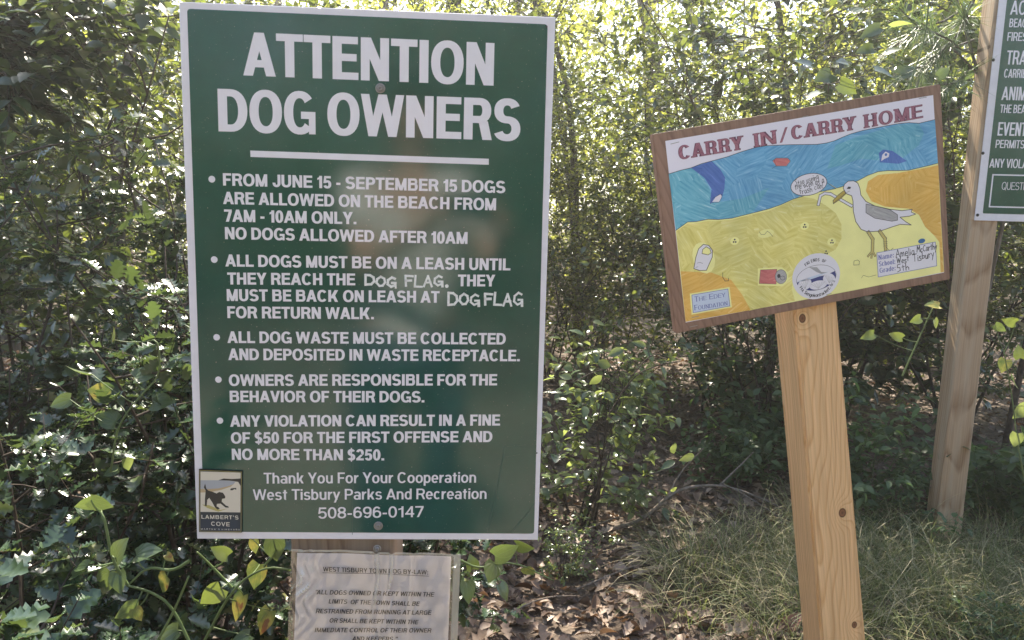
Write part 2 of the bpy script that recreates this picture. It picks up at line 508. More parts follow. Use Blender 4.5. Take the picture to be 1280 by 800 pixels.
T_OVATE = blade_template([0, .14, .35, .6, .82, 1], [0, .17, .27, .24, .12, 0], 0.3, 0.22)
T_SMALL = blade_template([0, .4, 1], [0, .26, 0], 0.35, 0.2)
T_LANCE = blade_template([0, .25, .55, 1], [0, .15, .16, 0], 0.3, 0.35)
T_HOLLY = blade_template([0, .1, .2, .32, .44, .56, .68, .78, .9, 1], [0, .12, .30, .17, .35, .18, .33, .14, .16, 0], 0.3, 0.12,
                         edge_z=[0, .02, .13, .02, .16, .01, .13, .02, .05, 0])
T_HEART = blade_template([0, .06, .22, .42, .62, .82, 1], [.0001, .30, .42, .41, .31, .15, 0], 0.22, 0.18, back=[0, -.13, .12, .38, .6, .81, 1])
T_DEAD = blade_template([0, .12, .25, .38, .5, .64, .78, .9, 1], [0, .1, .24, .13, .33, .17, .27, .1, 0], 0.5, -0.25,
                        edge_z=[0, .05, .14, .05, .2, .06, .16, .04, 0])
T_DEAD2 = blade_template([0, .2, .45, .75, 1], [0, .22, .3, .2, 0], 0.7, 0.3)

def cloud(acc, tmpl, P, D, N, size, k=0, wid=None):
    """instances of a leaf template baked into one mesh"""
    P, D, N = (np.asarray(a, float) for a in (P, D, N))
    if len(P) == 0: return
    D = D / (np.linalg.norm(D, axis=1)[:, None] + 1e-9)
    Y = np.cross(N, D); Y /= np.linalg.norm(Y, axis=1)[:, None] + 1e-9
    Z = np.cross(D, Y)
    tv, tf = tmpl
    s = np.asarray(size, float)[:, None, None]
    ws = 1.0 if wid is None else np.asarray(wid, float)[:, None, None]
    V = P[:, None] + s * (tv[None, :, 0:1] * D[:, None] + ws * tv[None, :, 1:2] * Y[:, None] + tv[None, :, 2:3] * Z[:, None])
    nv = len(tv)
    off = (np.arange(len(P)) * nv)
    acc.add(V.reshape(-1, 3), [(f[None] + off[:, None, None]).reshape(-1, f.shape[1]) for f in tf], k)

def unit(v): return v / (np.linalg.norm(v) + 1e-9)

def wander(rng, p, d, length, n, jit, up=0.0):
    pts = [np.array(p, float)]
    d = unit(np.array(d, float))
    for _ in range(n):
        d = unit(d + rng.normal(0, jit, 3) + np.array([0, 0, up]))
        pts.append(pts[-1] + d * length / n)
    return np.array(pts)

def leaves_on(rng, pts, per, spread, out):
    """leaf bases, directions and normals along a twig"""
    n = len(pts) - 1
    for k in range(per):
        f = (k + rng.uniform(0.2, 1)) / per * n * 0.999
        a = int(f); u = f - a
        p = pts[a] * (1 - u) + pts[a + 1] * u
        t = unit(pts[a + 1] - pts[a])
        side = unit(np.cross(t, [0, 0, 1]) + rng.normal(0, .35, 3)) * (1 if k % 2 else -1)
        d = unit(t * rng.uniform(.2, .9) + side * spread + rng.normal(0, .25, 3) * [1, 1, .7] + [0, 0, -.08])
        nn = unit(np.array([0, 0, 1.0]) + rng.normal(0, .3, 3) * rng.choice([.7, 1, 2.2]))
        out.append((p, d, nn))

def bush_parts(seed, height, radius, stems, branches, twigs, per, tmpl, size, r0=0.008, up=0.06, jit=0.16, low=0.15, droop=0.0):
    rng = np.random.default_rng(seed)
    A = Acc(); L = []
    for s in range(stems):
        ang = rng.uniform(0, 2 * math.pi); tilt = rng.uniform(.1, 1) * radius / height
        d0 = [math.cos(ang) * tilt, math.sin(ang) * tilt, 1]
        hl = height * rng.uniform(.7, 1.05)
        base = np.array([math.cos(ang), math.sin(ang), 0]) * rng.uniform(0, .12) * radius - [0, 0, .05]
        st = wander(rng, base, d0, hl, 9, jit * .7, up)
        tube(A, st, np.linspace(r0, r0 * .2, len(st)), 5)
        for b in range(branches):
            f = rng.uniform(low, 1) * 8.99; a = int(f)
            p = st[a] * (1 - f + a) + st[a + 1] * (f - a)
            ang2 = rng.uniform(0, 2 * math.pi)
            bd = [math.cos(ang2), math.sin(ang2), rng.uniform(-.1, .7)]
            bl = radius * rng.uniform(.35, .8)
            br = wander(rng, p, bd, bl, 5, jit, up * .7 - droop)
            tube(A, br, np.linspace(r0 * .36, r0 * .1, len(br)), 4)
            leaves_on(rng, br[2:], per // 2, .8, L)
            for w_ in range(twigs):
                f = rng.uniform(.25, 1) * 4.99; a = int(f)
                p2 = br[a] * (1 - f + a) + br[a + 1] * (f - a)
                td = unit(br[a + 1] - br[a]) + rng.normal(0, .7, 3)
                tw = wander(rng, p2, td, bl * rng.uniform(.3, .6), 3, jit, up * .3 - droop)
                tube(A, tw, np.linspace(r0 * .16, r0 * .09, len(tw)), 3)
                leaves_on(rng, tw, per, .9, L)
    P, D, N = (np.array([q[k] for q in L]) for k in range(3))
    B = Acc()
    sz = size * rng.uniform(.6, 1.25, len(P))
    cloud(B, tmpl, P, D, N, sz)
    return A.mesh('stem', True), B.mesh('foliage', False)

KINDS = {}
def kind(key, mat, stem_mat, *a, **k):
    st, fo = bush_parts(*a, **k)
    st.materials.append(stem_mat); fo.materials.append(mat)
    KINDS[key] = (st, fo)

def plant(key, name, label, cat, x, y, rz=0, sc=1.0, group=None, z=None, szs=None):
    st, fo = KINDS[key]
    zz = float(hgt(x, y)) if z is None else z
    t = thing(name, label, cat, (x, y, zz), group, rz=rz, scale=szs or (sc, sc, sc))
    link('stem', st, t); link('foliage', fo, t)
    return t

def px_x(px, depth):           # x of a ground point that shows near image column px
    return (px - 640) / FPX * depth * 1.01

#PLANTS_BEGIN
kind('holly', M_HOLLY, M_TWIG, 11, 1.25, 0.45, 7, 13, 4, 8, T_HOLLY, 0.040)
kind('holly2', M_HOLLY, M_TWIG, 12, 1.4, 0.45, 7, 14, 4, 8, T_HOLLY, 0.038)
kind('glossy', M_SHRUB, M_TWIG, 21, 2.0, 0.7, 8, 15, 4, 9, T_OVATE, 0.044)
kind('glossy2', M_SHRUB, M_TWIG, 22, 2.2, 0.75, 8, 16, 4, 9, T_OVATE, 0.04)
kind('fine', M_SHRUB, M_TWIG, 31, 2.5, 0.85, 7, 28, 6, 10, T_OVATE, 0.034, r0=.006, jit=.3)
kind('fine2', M_TREE, M_TWIG, 32, 2.9, 0.95, 7, 30, 6, 10, T_OVATE, 0.040, r0=.006, jit=.3)
kind('bright', M_BRIGHT, M_TWIG, 41, 0.95, 0.55, 6, 7, 3, 6, T_OVATE, 0.050, r0=0.006)
kind('low', M_LOW, M_GREENSTEM, 51, 0.42, 0.36, 8, 8, 2, 6, T_OVATE, 0.052, r0=0.004)
kind('low2', M_LOW, M_GREENSTEM, 52, 0.5, 0.4, 8, 7, 2, 5, T_OVATE, 0.046, r0=0.004)
kind('broad', M_HOLLY, M_TWIG, 61, 2.2, 0.6, 6, 13, 3, 8, T_OVATE, 0.075)
#PLANTS_END

# holly and low evergreens crowding the left of the dog sign
H = 'holly bushes left of the dog sign'
plant('holly', 'holly_bush', 'spiny dark holly bush filling the bottom left corner, nearest of the hollies', 'bush', -0.80, 1.10, 0.3, 0.80, H)
plant('holly2', 'holly_bush', 'spiny dark holly bush crossing the left edge of the photo at mid height', 'bush', -1.10, 1.45, 1.5, 0.92, H)
plant('holly', 'holly_bush', 'spiny holly bush tight against the lower left edge of the dog sign', 'bush', -0.66, 1.58, 2.6, 0.88, H)
plant('holly2', 'holly_bush', 'holly bush behind the dog sign, showing beside its left border', 'bush', -0.80, 1.85, 4.0, 0.98, H)
plant('holly', 'holly_bush', 'holly bush behind the taped notice, under the dog sign', 'bush', -0.30, 1.62, 5.2, 0.72, H)
plant('glossy', 'glossy_shrub', 'glossy small-leaved shrub glinting white at mid left edge behind the hollies', 'shrub', -1.8, 2.6, 0.4, 1.12)
plant('glossy2', 'glossy_shrub', 'glossy small-leaved shrub glinting left of the dog sign heading', 'shrub', -1.15, 2.9, 2.0, 1.02)
plant('glossy', 'glossy_shrub', 'tall glossy shrub behind the thin tree trunk at upper left', 'shrub', -2.3, 3.9, 3.1, 1.45)
# between the two near signs
plant('fine', 'thicket_shrub', 'fine-leaved backlit shrub right beside the dog sign right border', 'shrub', 0.25, 5.0, 0.2, 1.0)
plant('fine2', 'thicket_shrub', 'pale backlit thicket glowing yellow between the dog sign and the drawing', 'shrub', 0.55, 5.0, 1.1, 0.95)
plant('fine', 'thicket_shrub', 'fine-leaved shrub above the upper left corner of the drawing', 'shrub', 1.2, 4.4, 2.2, 1.15)
plant('fine2', 'thicket_shrub', 'loose shrub high behind the dog sign heading', 'shrub', -0.6, 4.8, 2.9, 1.0)
plant('fine', 'thicket_shrub', 'shrub in the dim gap left of the dog sign, behind the glossy shrubs', 'shrub', -1.5, 4.3, 0.7, 1.15)
plant('glossy2', 'thicket_shrub', 'dark shrub behind the middle of the beach drawing board', 'shrub', 1.2, 3.5, 0.9, 0.9)
plant('broad', 'broadleaf_shrub', 'broad-leaved dark shrub rising above the right end of the drawing board', 'shrub', 1.7, 3.95, 2.0, 1.15)
plant('glossy', 'thicket_shrub', 'dark shrub behind the weathered post and white-lettered sign', 'shrub', 2.25, 3.75, 4.1, 1.1)
plant('fine', 'thicket_shrub', 'tall shrub filling the gap above the weathered post at the right edge', 'shrub', 2.7, 4.6, 5.0, 1.2)
plant('fine2', 'thicket_shrub', 'thicket deep behind the drawing board and weathered post', 'shrub', 2.0, 4.9, 5.5, 1.15)
# low growth
plant('bright', 'young_shrub', 'young shrub with light green leaves by the right edge of the dog sign', 'shrub', 0.27, 2.8, 0.0, 0.92)
plant('bright', 'young_shrub', 'light green shrub low under the lower left corner of the drawing', 'shrub', 0.62, 3.9, 2.0, 0.85)
plant('bright', 'young_shrub', 'sparse light green seedling among dead leaves right of the taped notice', 'shrub', 0.20, 2.35, 4.0, 0.28)
LG = 'low leafy plants on the bank'
plant('low', 'low_plant', 'low leafy plant directly left of the new wooden post', 'plant', 1.0, 3.2, 0, .8, LG)
plant('low2', 'low_plant', 'low leafy plant in shade between the new post and weathered post', 'plant', 1.35, 3.0, 1, 1.1, LG)
plant('low', 'low_plant', 'low leafy plant in deep shade further behind the new wooden post', 'plant', 1.3, 3.6, 2, 1.2, LG)
plant('low2', 'low_plant', 'low leafy plant at the foot of the weathered post, left side', 'plant', 1.45, 2.75, 3, 0.7, LG)
plant('low', 'low_plant', 'low leafy plant right of the weathered post foot', 'plant', 1.95, 2.9, 4, 1.1, LG)
plant('low2', 'low_plant', 'low leafy plant by the bottom right corner of the photo', 'plant', 1.36, 2.02, 5, 0.35, LG)

# ------------------------------------------------------------------ trees
def tree_parts(seed, h, r0, limbs, twigs, per, size, crown_from=0.35, reach=0.35, tmpl=T_OVATE):
    rng = np.random.default_rng(seed)
    A = Acc(); B = Acc(); L = []
    tr = wander(rng, [0, 0, -.1], [rng.normal(0, .05), rng.normal(0, .05), 1], h, 14, .06, .05)
    rad = r0 * (1 - .85 * np.linspace(0, 1, len(tr))); rad[0] *= 1.4
    tube(A, tr, rad, 10)
    for k in range(limbs):
        f = (crown_from + (1 - crown_from) * (k + rng.uniform(0, 1)) / limbs) * 13.99; a = min(int(f), 13)
        p = tr[a] * (1 - f + a) + tr[a + 1] * (f - a)
        ang = k * 2.4 + rng.uniform(-.4, .4)
        ln = h * reach * (1.15 - f / 14 * .7) * rng.uniform(.7, 1.1)
        br = wander(rng, p, [math.cos(ang), math.sin(ang), rng.uniform(.1, .7)], ln, 7, .17, .04)
        tube(A, br, np.linspace(rad[a] * .5, .004, len(br)), 6)
        for w_ in range(twigs):
            f = rng.uniform(.2, 1) * 6.99; a = int(f)
            p2 = br[a] * (1 - f + a) + br[a + 1] * (f - a)
            tw = wander(rng, p2, unit(br[a + 1] - br[a]) + rng.normal(0, .7, 3), ln * rng.uniform(.2, .45), 4, .2, -.02)
            tube(A, tw, np.linspace(.006, .002, len(tw)), 3)
            leaves_on(rng, tw, per, .9, L)
    P, D, N = (np.array([q[k] for q in L]) for k in range(3))
    cloud(B, tmpl, P, D, N, size * rng.uniform(.6, 1.2, len(P)))
    a, b = A.mesh('trunk', True), B.mesh('crown')
    a.materials.append(M_BARK); b.materials.append(M_TREE)
    return a, b
TREES = [tree_parts(101, 5.2, .075, 12, 6, 9, .07), tree_parts(102, 4.6, .045, 11, 6, 8, .055, .4), tree_parts(103, 6.5, .10, 14, 7, 9, .08, .45),
         tree_parts(104, 3.2, .035, 9, 5, 8, .06, .5, .28)]
def tree(k, label, x, y, rz=0, sc=1.0, group=None):
    t = thing('tree', label, 'tree', (x, y, float(hgt(x, y))), group, rz=rz, scale=(sc, sc, sc))
    link('trunk', TREES[k][0], t); link('crown', TREES[k][1], t)
#TREES_BEGIN
TG = 'trees of the wood'
tree(3, 'dark-trunked tree at the upper left, behind the holly', -1.62, 3.2, 0.5, 1.0, TG)
tree(1, 'thin-trunked tree just right of the dog sign heading', 0.56, 6.2, 1.5, 1.0, TG)
tree(3, 'thin sapling trunk behind the top of the drawing board', 1.7, 5.0, 3.0, 1.1, TG)
tree(2, 'larger tree deep in the wood behind the dog sign', -0.9, 6.6, 2.0, 1.0, TG)
tree(3, 'slim dark sapling trunk standing between the dog sign and the drawing', 0.50, 5.6, 2.2, 1.15, TG)
tree(0, 'tree deep in the wood behind the weathered post at right', 3.0, 5.6, 4.4, 1.1, TG)
tree(0, 'tree deep in the wood at the left edge', -3.6, 5.4, 3.7, 1.05, TG)
tree(2, 'tall tree beyond the thicket left of the drawing', 1.6, 8.2, 0.2, 1.0, TG)
# unseen trees added across the path, for reflections in the signs' gloss
BG = 'trees added across the path'
tree(2, 'unseen tree added across the path, behind the photographer', 1.4, -7.0, 1.2, 1.1, BG)
tree(0, 'unseen tree added across the path, behind the photographer', -2.6, -6.0, 2.2, 1.1, BG)
#TREES_END

def overhang(label, base_px, depth, tips, seed, mat, size, n):
    """a leafy bough of a tree rooted out of frame"""
    rng = np.random.default_rng(seed)
    base = at(*base_px, depth)
    g = np.array([base[0], base[1] + .1, float(hgt(base[0], base[1]))])
    t = thing('leaning_sapling', label, 'sapling', g)
    A = Acc(); B = Acc(); Lq = []
    st = np.array([g - [0, 0, .05], g * .6 + base * .4 + [.03, 0, 0], base]) - g
    tube(A, st, [.016, .012, .009], 6)
    for (px, py) in tips:
        e = at(px, py, depth + rng.normal(0, .15)) - g
        br = np.linspace(base - g, e, 7) + rng.normal(0, .012, (7, 3)); br[0] = base - g
        tube(A, br, np.linspace(.007, .002, 7), 5)
        for w_ in range(n):
            f = rng.uniform(.25, 1) * 5.99; a_ = int(f)
            p2 = br[a_] * (1 - f + a_) + br[a_ + 1] * (f - a_)
            tw = wander(rng, p2, unit(br[a_ + 1] - br[a_]) + rng.normal(0, .7, 3), rng.uniform(.08, .2), 3, .2, -.05)
            tube(A, tw, [.0015, .0012, .001, .0008], 3)
            leaves_on(rng, tw, 7, .9, Lq)
    P, D, N = (np.array([q_[k] for q_ in Lq]) for k in range(3))
    cloud(B, T_OVATE, P, D, N, size * rng.uniform(.6, 1.2, len(P)))
    link('trunk', A.mesh('trunk', True), t, M_TWIG); link('foliage', B.mesh('foliage'), t, mat)
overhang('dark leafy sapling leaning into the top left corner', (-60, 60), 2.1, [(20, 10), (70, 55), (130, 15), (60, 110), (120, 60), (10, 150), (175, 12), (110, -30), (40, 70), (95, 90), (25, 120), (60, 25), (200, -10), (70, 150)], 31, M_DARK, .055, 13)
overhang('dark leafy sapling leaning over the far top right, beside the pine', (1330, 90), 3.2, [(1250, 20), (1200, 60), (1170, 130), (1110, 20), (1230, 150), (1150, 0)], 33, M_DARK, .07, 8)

# far wood: one mass beyond the last trees one can tell apart
def far_wood():
    rng = np.random.default_rng(5)
    A = Acc()
    n = 140000
    cl = 1250
    ang = rng.uniform(-.95, .95, cl); dist = rng.uniform(8.5, 17, cl)
    c = np.stack([np.sin(ang) * dist, np.cos(ang) * dist, np.zeros(cl)], 1)
    c[:, 2] = hgt(c[:, 0], c[:, 1]) + rng.uniform(.2, 6.4, cl) * np.clip(rng.uniform(.4, 1.2, cl), 0, 1)
    k = rng.integers(0, cl, n)
    P = c[k] + rng.normal(0, 1, (n, 3)) * [.5, .5, .38]
    D = rng.normal(0, 1, (n, 3)) + [0, 0, -.3]
    N = np.array([[0, 0, 1.0]]) + rng.normal(0, .6, (n, 3))
    cloud(A, T_SMALL, P, D, N, .10 * rng.uniform(.6, 1.3, n), 0)
    for q in range(22):
        a = rng.uniform(-.9, .9); d = rng.uniform(8.5, 16)
        x, y = math.sin(a) * d, math.cos(a) * d
        tr = wander(rng, [x, y, float(hgt(x, y)) - .2], [rng.normal(0, .08), rng.normal(0, .08), 1], 7, 8, .05, .03)
        tube(A, tr, np.linspace(rng.uniform(.05, .13), .03, len(tr)), 7, 1)
    me = A.mesh('far_wood')
    me.materials.append(M_TREE); me.materials.append(M_BARK)
    tag(link('far_wood', me), kind='stuff')
    back = tag(link('far_wood', me), kind='stuff')      # unseen copy added across the path to darken the signs' reflections
    back.rotation_euler.z = math.pi; back.location.y = 1.5
far_wood()

# ------------------------------------------------------------------ leaf litter and grass (uncountable)
def litter():
    rng = np.random.default_rng(8)
    A = Acc()
    n = 16000
    y = 1.5 + rng.uniform(0, 1, n) ** 1.5 * 5.0
    x = rng.uniform(-1, 1, n) * (0.3 + y * .8)
    z = hgt(x, y) + rng.uniform(.002, .028, n)
    P = np.stack([x, y, z], 1)
    a = rng.uniform(0, 2 * math.pi, n)
    D = np.stack([np.cos(a), np.sin(a), rng.normal(0, .3, n)], 1)
    N = np.array([[0, 0, 1.0]]) + rng.normal(0, .45, (n, 3))
    s = .052 * rng.uniform(.5, 1.4, n)
    h = n // 2
    cloud(A, T_DEAD, P[:h], D[:h], N[:h], s[:h]); cloud(A, T_DEAD2, P[h:], D[h:], N[h:], s[h:] * .85)
    me = A.mesh('leaf_litter'); me.materials.append(M_LITTER)
    tag(link('leaf_litter', me), kind='stuff')
litter()

def grass():
    rng = np.random.default_rng(9)
    A = Acc()
    cs = []
    # tussocks: centre, radius, blades, length
    for (x, y, r, n, ln) in ((.66, 2.38, .17, 620, .24), (.90, 2.50, .17, 520, .24), (1.15, 2.35, .22, 1100, .27), (1.40, 2.50, .22, 1000, .27),
                             (1.05, 2.10, .2, 900, .26), (1.35, 2.15, .22, 1100, .27), (1.68, 2.45, .22, 800, .27), (1.65, 2.15, .22, 900, .26),
                             (1.25, 2.72, .2, 620, .25), (.85, 2.0, .18, 600, .24), (1.9, 2.65, .2, 500, .24), (.55, 2.12, .12, 220, .18)):
        for _ in range(int(n * .78)):
            a = rng.uniform(0, 2 * math.pi); q = r * math.sqrt(rng.uniform(0, 1))
            cs.append((x + q * math.cos(a), y + q * math.sin(a), a + rng.normal(0, 1.2), ln * rng.uniform(.45, 1.45), .35 + .9 * q / r))
    for (bx, by, a, ln, lean) in cs:
        z0 = float(hgt(bx, by)) - .01
        nseg = 5
        el = math.pi / 2 - lean * rng.uniform(.2, .8)
        p = np.array([bx, by, z0]); pts = [p]
        a += 0
        for k in range(nseg):
            d = np.array([math.cos(a) * math.cos(el), math.sin(a) * math.cos(el), math.sin(el)])
            p = p + d * ln / nseg; pts.append(p)
            el -= rng.uniform(.15, .55); a += rng.normal(0, .12)
        pts = np.array(pts)
        sd_ = np.array([-math.sin(a), math.cos(a), 0]) * .0017
        wv = np.linspace(1, .15, nseg + 1)[:, None]
        V = np.concatenate([pts - sd_ * wv, pts + sd_ * wv])
        k = np.arange(nseg); m = nseg + 1
        A.add(V, [np.stack([k, k + 1, m + k + 1, m + k], 1)])
    me = A.mesh('grass'); me.materials.append(M_GRASS)
    tag(link('grass', me), kind='stuff')
grass()
#SIGNS
# ------------------------------------------------------------------ flat things measured from their own planes
class Plane:
    """local frame: x right, y away from the reader, z up"""
    def __init__(s, C, M):
        s.C = np.array(C, float); s.M = np.array(M, float)
    def loc(s, px, py, y=0.0):
        d = ray(px, py)
        n = s.M[:, 1]
        o = s.C + n * y
        k = ((o - CAM) @ n) / (d @ n)
        q = s.M.T @ (CAM + d * k - s.C)
        return np.array([q[0], q[2]])

class Sheet:
    """flat pieces laid on a plane; local y = -off, later pieces of one letter a hair prouder"""
    def __init__(s, off): s.A = Acc(); s.off = off
    def poly(s, pts, k=0, dz=0.0):
        pts = np.array(pts, float)
        area = np.sum(pts[:, 0] * np.roll(pts[:, 1], -1) - np.roll(pts[:, 0], -1) * pts[:, 1])
        if area < 0: pts = pts[::-1]
        V = np.stack([pts[:, 0], np.full(len(pts), -s.off - dz), pts[:, 1]], 1)
        s.A.add(V, [np.arange(len(pts))[None]], k)
    def line(s, pts, wd, k=0, dz=0.0, closed=False):
        pts = [np.array(p, float) for p in pts]
        if closed: pts = pts + [pts[0]]
        wds = np.broadcast_to(np.asarray(wd, float), (len(pts),))
        for q in range(len(pts) - 1):
            a, b = pts[q], pts[q + 1]
            t = b - a; L = np.linalg.norm(t)
            if L < 1e-7: continue
            t /= L; nn = np.array([-t[1], t[0]])
            e0, e1 = wds[q] * .4, wds[q + 1] * .4
            s.poly([a - t * e0 - nn * wds[q] / 2, b + t * e1 - nn * wds[q + 1] / 2, b + t * e1 + nn * wds[q + 1] / 2, a - t * e0 + nn * wds[q] / 2], k, dz + (q % 3) * 4e-6)
    def disc(s, c, rx, ry=None, k=0, dz=0.0, n=20, rot=0.0):
        ry = ry or rx
        a = np.arange(n) * 2 * math.pi / n
        x, y = rx * np.cos(a), ry * np.sin(a)
        s.poly(np.stack([c[0] + x * math.cos(rot) - y * math.sin(rot), c[1] + x * math.sin(rot) + y * math.cos(rot)], 1), k, dz)
    def done(s, name, parent, mats):
        return link(name, s.A.mesh(name), parent, mats)

# ---- sans lettering built from bars and arcs (cap height 1, ink width w, upright stroke s, level stroke t)
def g_R(a, b, c, d): return [[(a, b), (c, b), (c, d), (a, d)]]
def g_L(x0, y0, x1, y1, sw): return [[(x0, y0), (x0 + sw, y0), (x1 + sw, y1), (x1, y1)]]
def g_A(cx, cy, rx, ry, a0, a1, s, t, e=2.22, n=18):
    th = np.radians(np.linspace(a0, a1, n + 1))
    c, q = np.cos(th), np.sin(th)
    cc = np.sign(c) * np.abs(c) ** (2 / e); ss = np.sign(q) * np.abs(q) ** (2 / e)
    O = np.stack([cx + rx * cc, cy + ry * ss], 1); I = np.stack([cx + max(rx - s, .01) * cc, cy + max(ry - t, .01) * ss], 1)
    return [[tuple(O[k]), tuple(O[k + 1]), tuple(I[k + 1]), tuple(I[k])] for k in range(n)]

def glyph(ch, w, s, t):
    Rr, Ln, Ar = g_R, g_L, g_A
    h = w / 2
    if ch == 'A':
        return Ln(0, 0, h - s / 2, 1, s * 1.04) + Ln(w - s * 1.04, 0, h - s / 2, 1, s * 1.04) + Rr(w * .2, .2, w * .8, .2 + t)
    if ch == 'B':
        b = .475 - t * .1; r1 = (1 - b) / 2; r2 = (b + t) / 2
        c = w - max(r1, .32 * w) * .95
        return (Rr(0, 0, s, 1) + Rr(s, 1 - t, c, 1) + Rr(s, b, c, b + t) + Rr(s, 0, c, t) + Ar(c, 1 - r1, w * .95 - c, r1, -90, 90, s, t)
                + Ar(c, r2, w - c, r2, -90, 90, s, t))
    if ch == 'C': return Ar(h, .5, h, .515, 38, 322, s, t, n=26)
    if ch == 'D': return Rr(0, 0, s, 1) + Rr(s, 0, w * .42, t) + Rr(s, 1 - t, w * .42, 1) + Ar(w * .42, .5, w * .58, .5, -90, 90, s, t)
    if ch == 'E': return Rr(0, 0, s, 1) + Rr(s, 0, w, t) + Rr(s, 1 - t, w * .98, 1) + Rr(s, .5 - t * .4, w * .93, .5 + t * .6)
    if ch == 'F': return Rr(0, 0, s, 1) + Rr(s, 1 - t, w, 1) + Rr(s, .5 - t * .6, w * .9, .5 + t * .4)
    if ch == 'G': return Ar(h, .5, h, .515, 40, 318, s, t, n=26) + Rr(w * .54, .53 - t, w, .53) + Rr(w - s * .72, 0, w, .53 - t)
    if ch == 'H': return Rr(0, 0, s, 1) + Rr(w - s, 0, w, 1) + Rr(s, .5 - t / 2, w - s, .5 + t / 2)
    if ch == 'I': return Rr(0, 0, s, 1)
    if ch == 'J': return Rr(w - s, .32, w, 1) + Ar(h, .33, h, .345, 178, 360, s, t)
    if ch == 'K': return Rr(0, 0, s, 1) + Ln(s * .6, .30, w - s * 1.3, 1, s * 1.25) + Ln(w - s * 1.2, 0, s * 1.1, .62, s * 1.1)
    if ch == 'L': return Rr(0, 0, s, 1) + Rr(s, 0, w, t)
    if ch == 'M':
        return Rr(0, 0, s * .92, 1) + Rr(w - s * .92, 0, w, 1) + Ln(h - s * .46, 0, 0, 1, s * 1.05) + Ln(h - s * .46, 0, w - s * 1.05, 1, s * 1.05)
    if ch == 'N': return Rr(0, 0, s * .96, 1) + Rr(w - s * .96, 0, w, 1) + Ln(w - s * 1.1, 0, 0, 1, s * 1.1)
    if ch == 'O': return Ar(h, .5, h, .515, 0, 360, s, t, n=36)
    if ch == 'Q': return Ar(h, .5, h, .515, 0, 360, s, t, n=36) + Ln(w - s * 1.1, -.08, w * .5, .28, s)
    if ch == 'P': return Rr(0, 0, s, 1) + Rr(s, 1 - t, w * .55, 1) + Rr(s, .38, w * .55, .38 + t) + Ar(w * .55, .69, w * .45, .31, -90, 90, s, t)
    if ch == 'R':
        return (Rr(0, 0, s, 1) + Rr(s, 1 - t, w * .55, 1) + Rr(s, .40, w * .55, .40 + t) + Ar(w * .55, .70, w * .42, .30, -90, 90, s, t)
                + Ln(w - s * 1.02, 0, w * .52, .45, s * 1.05))
    if ch == 'S' or ch == '$':
        r = (1.03 + t) / 4
        o = Ar(h, 1.015 - r, h * .96, r, 22, 270, s, t, n=22) + Ar(h, -.015 + r, h, r, -158, 90, s, t, n=22)
        if ch == '$': o += Rr(h - s * .22, -.12, h + s * .22, 1.12)
        return o
    if ch == 'T': return Rr(h - s / 2, 0, h + s / 2, 1 - t) + Rr(0, 1 - t, w, 1)
    if ch == 'U': return Rr(0, .36, s, 1) + Rr(w - s, .36, w, 1) + Ar(h, .36, h, .375, 180, 360, s, t)
    if ch == 'V': return Ln(h - s / 2, 0, 0, 1, s) + Ln(h - s / 2, 0, w - s, 1, s)
    if ch == 'W':
        q = s * .92
        return Ln(w * .27 - q / 2, 0, 0, 1, q) + Ln(w * .27 - q / 2, 0, h - q / 2, 1, q) + Ln(w * .73 - q / 2, 0, h - q / 2, 1, q) + Ln(w * .73 - q / 2, 0, w - q, 1, q)
    if ch == 'Y': return Ln(h - s * .5, .40, 0, 1, s * 1.08) + Ln(h - s * .5, .40, w - s * 1.08, 1, s * 1.08) + Rr(h - s / 2, 0, h + s / 2, .42)
    if ch == '0': return Ar(h, .5, h, .515, 0, 360, s, t, n=32)
    if ch == '1': return Rr(w - s, 0, w, 1) + [[(0, .66), (w - s, .72), (w - s, .72 + t * .95), (0, .66 + t * .85)]]
    if ch == '2': return Ar(h, .69, h, .325, -28, 168, s, t) + [[(0, t * .9), (s * 1.25, t * .9), (w * .97, .56), (w * .97 - s * 1.1, .52)]] + Rr(0, 0, w, t)
    if ch == '4': return Rr(w * .86 - s, 0, w * .86, 1) + Rr(0, .23, w, .23 + t) + Ln(0, .30, w * .86 - s * 1.05, 1, s * .95)
    if ch == '5': return Rr(w * .13, 1 - t, w * .94, 1) + Ln(w * .02, .42, w * .13, 1, s * .8) + Ar(h, .325, h, .34, -160, 142, s, t, n=24)
    if ch == '6': return Ar(h, .325, h, .34, 0, 360, s, t, n=28) + Ar(h, .5, h, .515, 42, 190, s, t)
    if ch == '7': return Rr(0, 1 - t, w, 1) + Ln(w * .2, 0, w - s * 1.05, 1 - t, s * 1.05)
    if ch == '8': return Ar(h, .745, h * .92, .27, 0, 360, s, t * .95, n=28) + Ar(h, .285, h, .30, 0, 360, s, t, n=28)
    if ch == '9': return Ar(h, .675, h, .34, 0, 360, s, t, n=28) + Ar(h, .5, h, .515, 222, 370, s, t)
    if ch == '-': return Rr(0, .30, w, .30 + t)
    if ch == '/': return Ln(0, 0, w - s * .6, 1.02, s * .6)
    if ch == '.': return Rr(0, 0, s, min(s, .2))
    if ch == ':': return Rr(0, 0, s, .2) + Rr(0, .5, s, .7)
    if ch == "'": return Rr(0, .68, s * .8, 1)
    if ch == '"': return Ln(0, .68, s * .3, 1, s * .7) + Ln(s * 1.3, .68, s * 1.6, 1, s * .7)
    x = .74
    if ch == 'a': return Ar(h * .92, .215, h * .92, .23, 0, 360, s * .95, t * .85, n=24) + Rr(w - s, 0, w, .48) + Ar(h, .47, h, .285, 0, 150, s, t)
    if ch == 'b': return Rr(0, 0, s, 1) + Ar(h, .37, h, .385, 0, 360, s, t, n=28)
    if ch == 'c': return Ar(h, .37, h, .385, 42, 318, s, t, n=24)
    if ch == 'd': return Rr(w - s, 0, w, 1) + Ar(h, .37, h, .385, 0, 360, s, t, n=28)
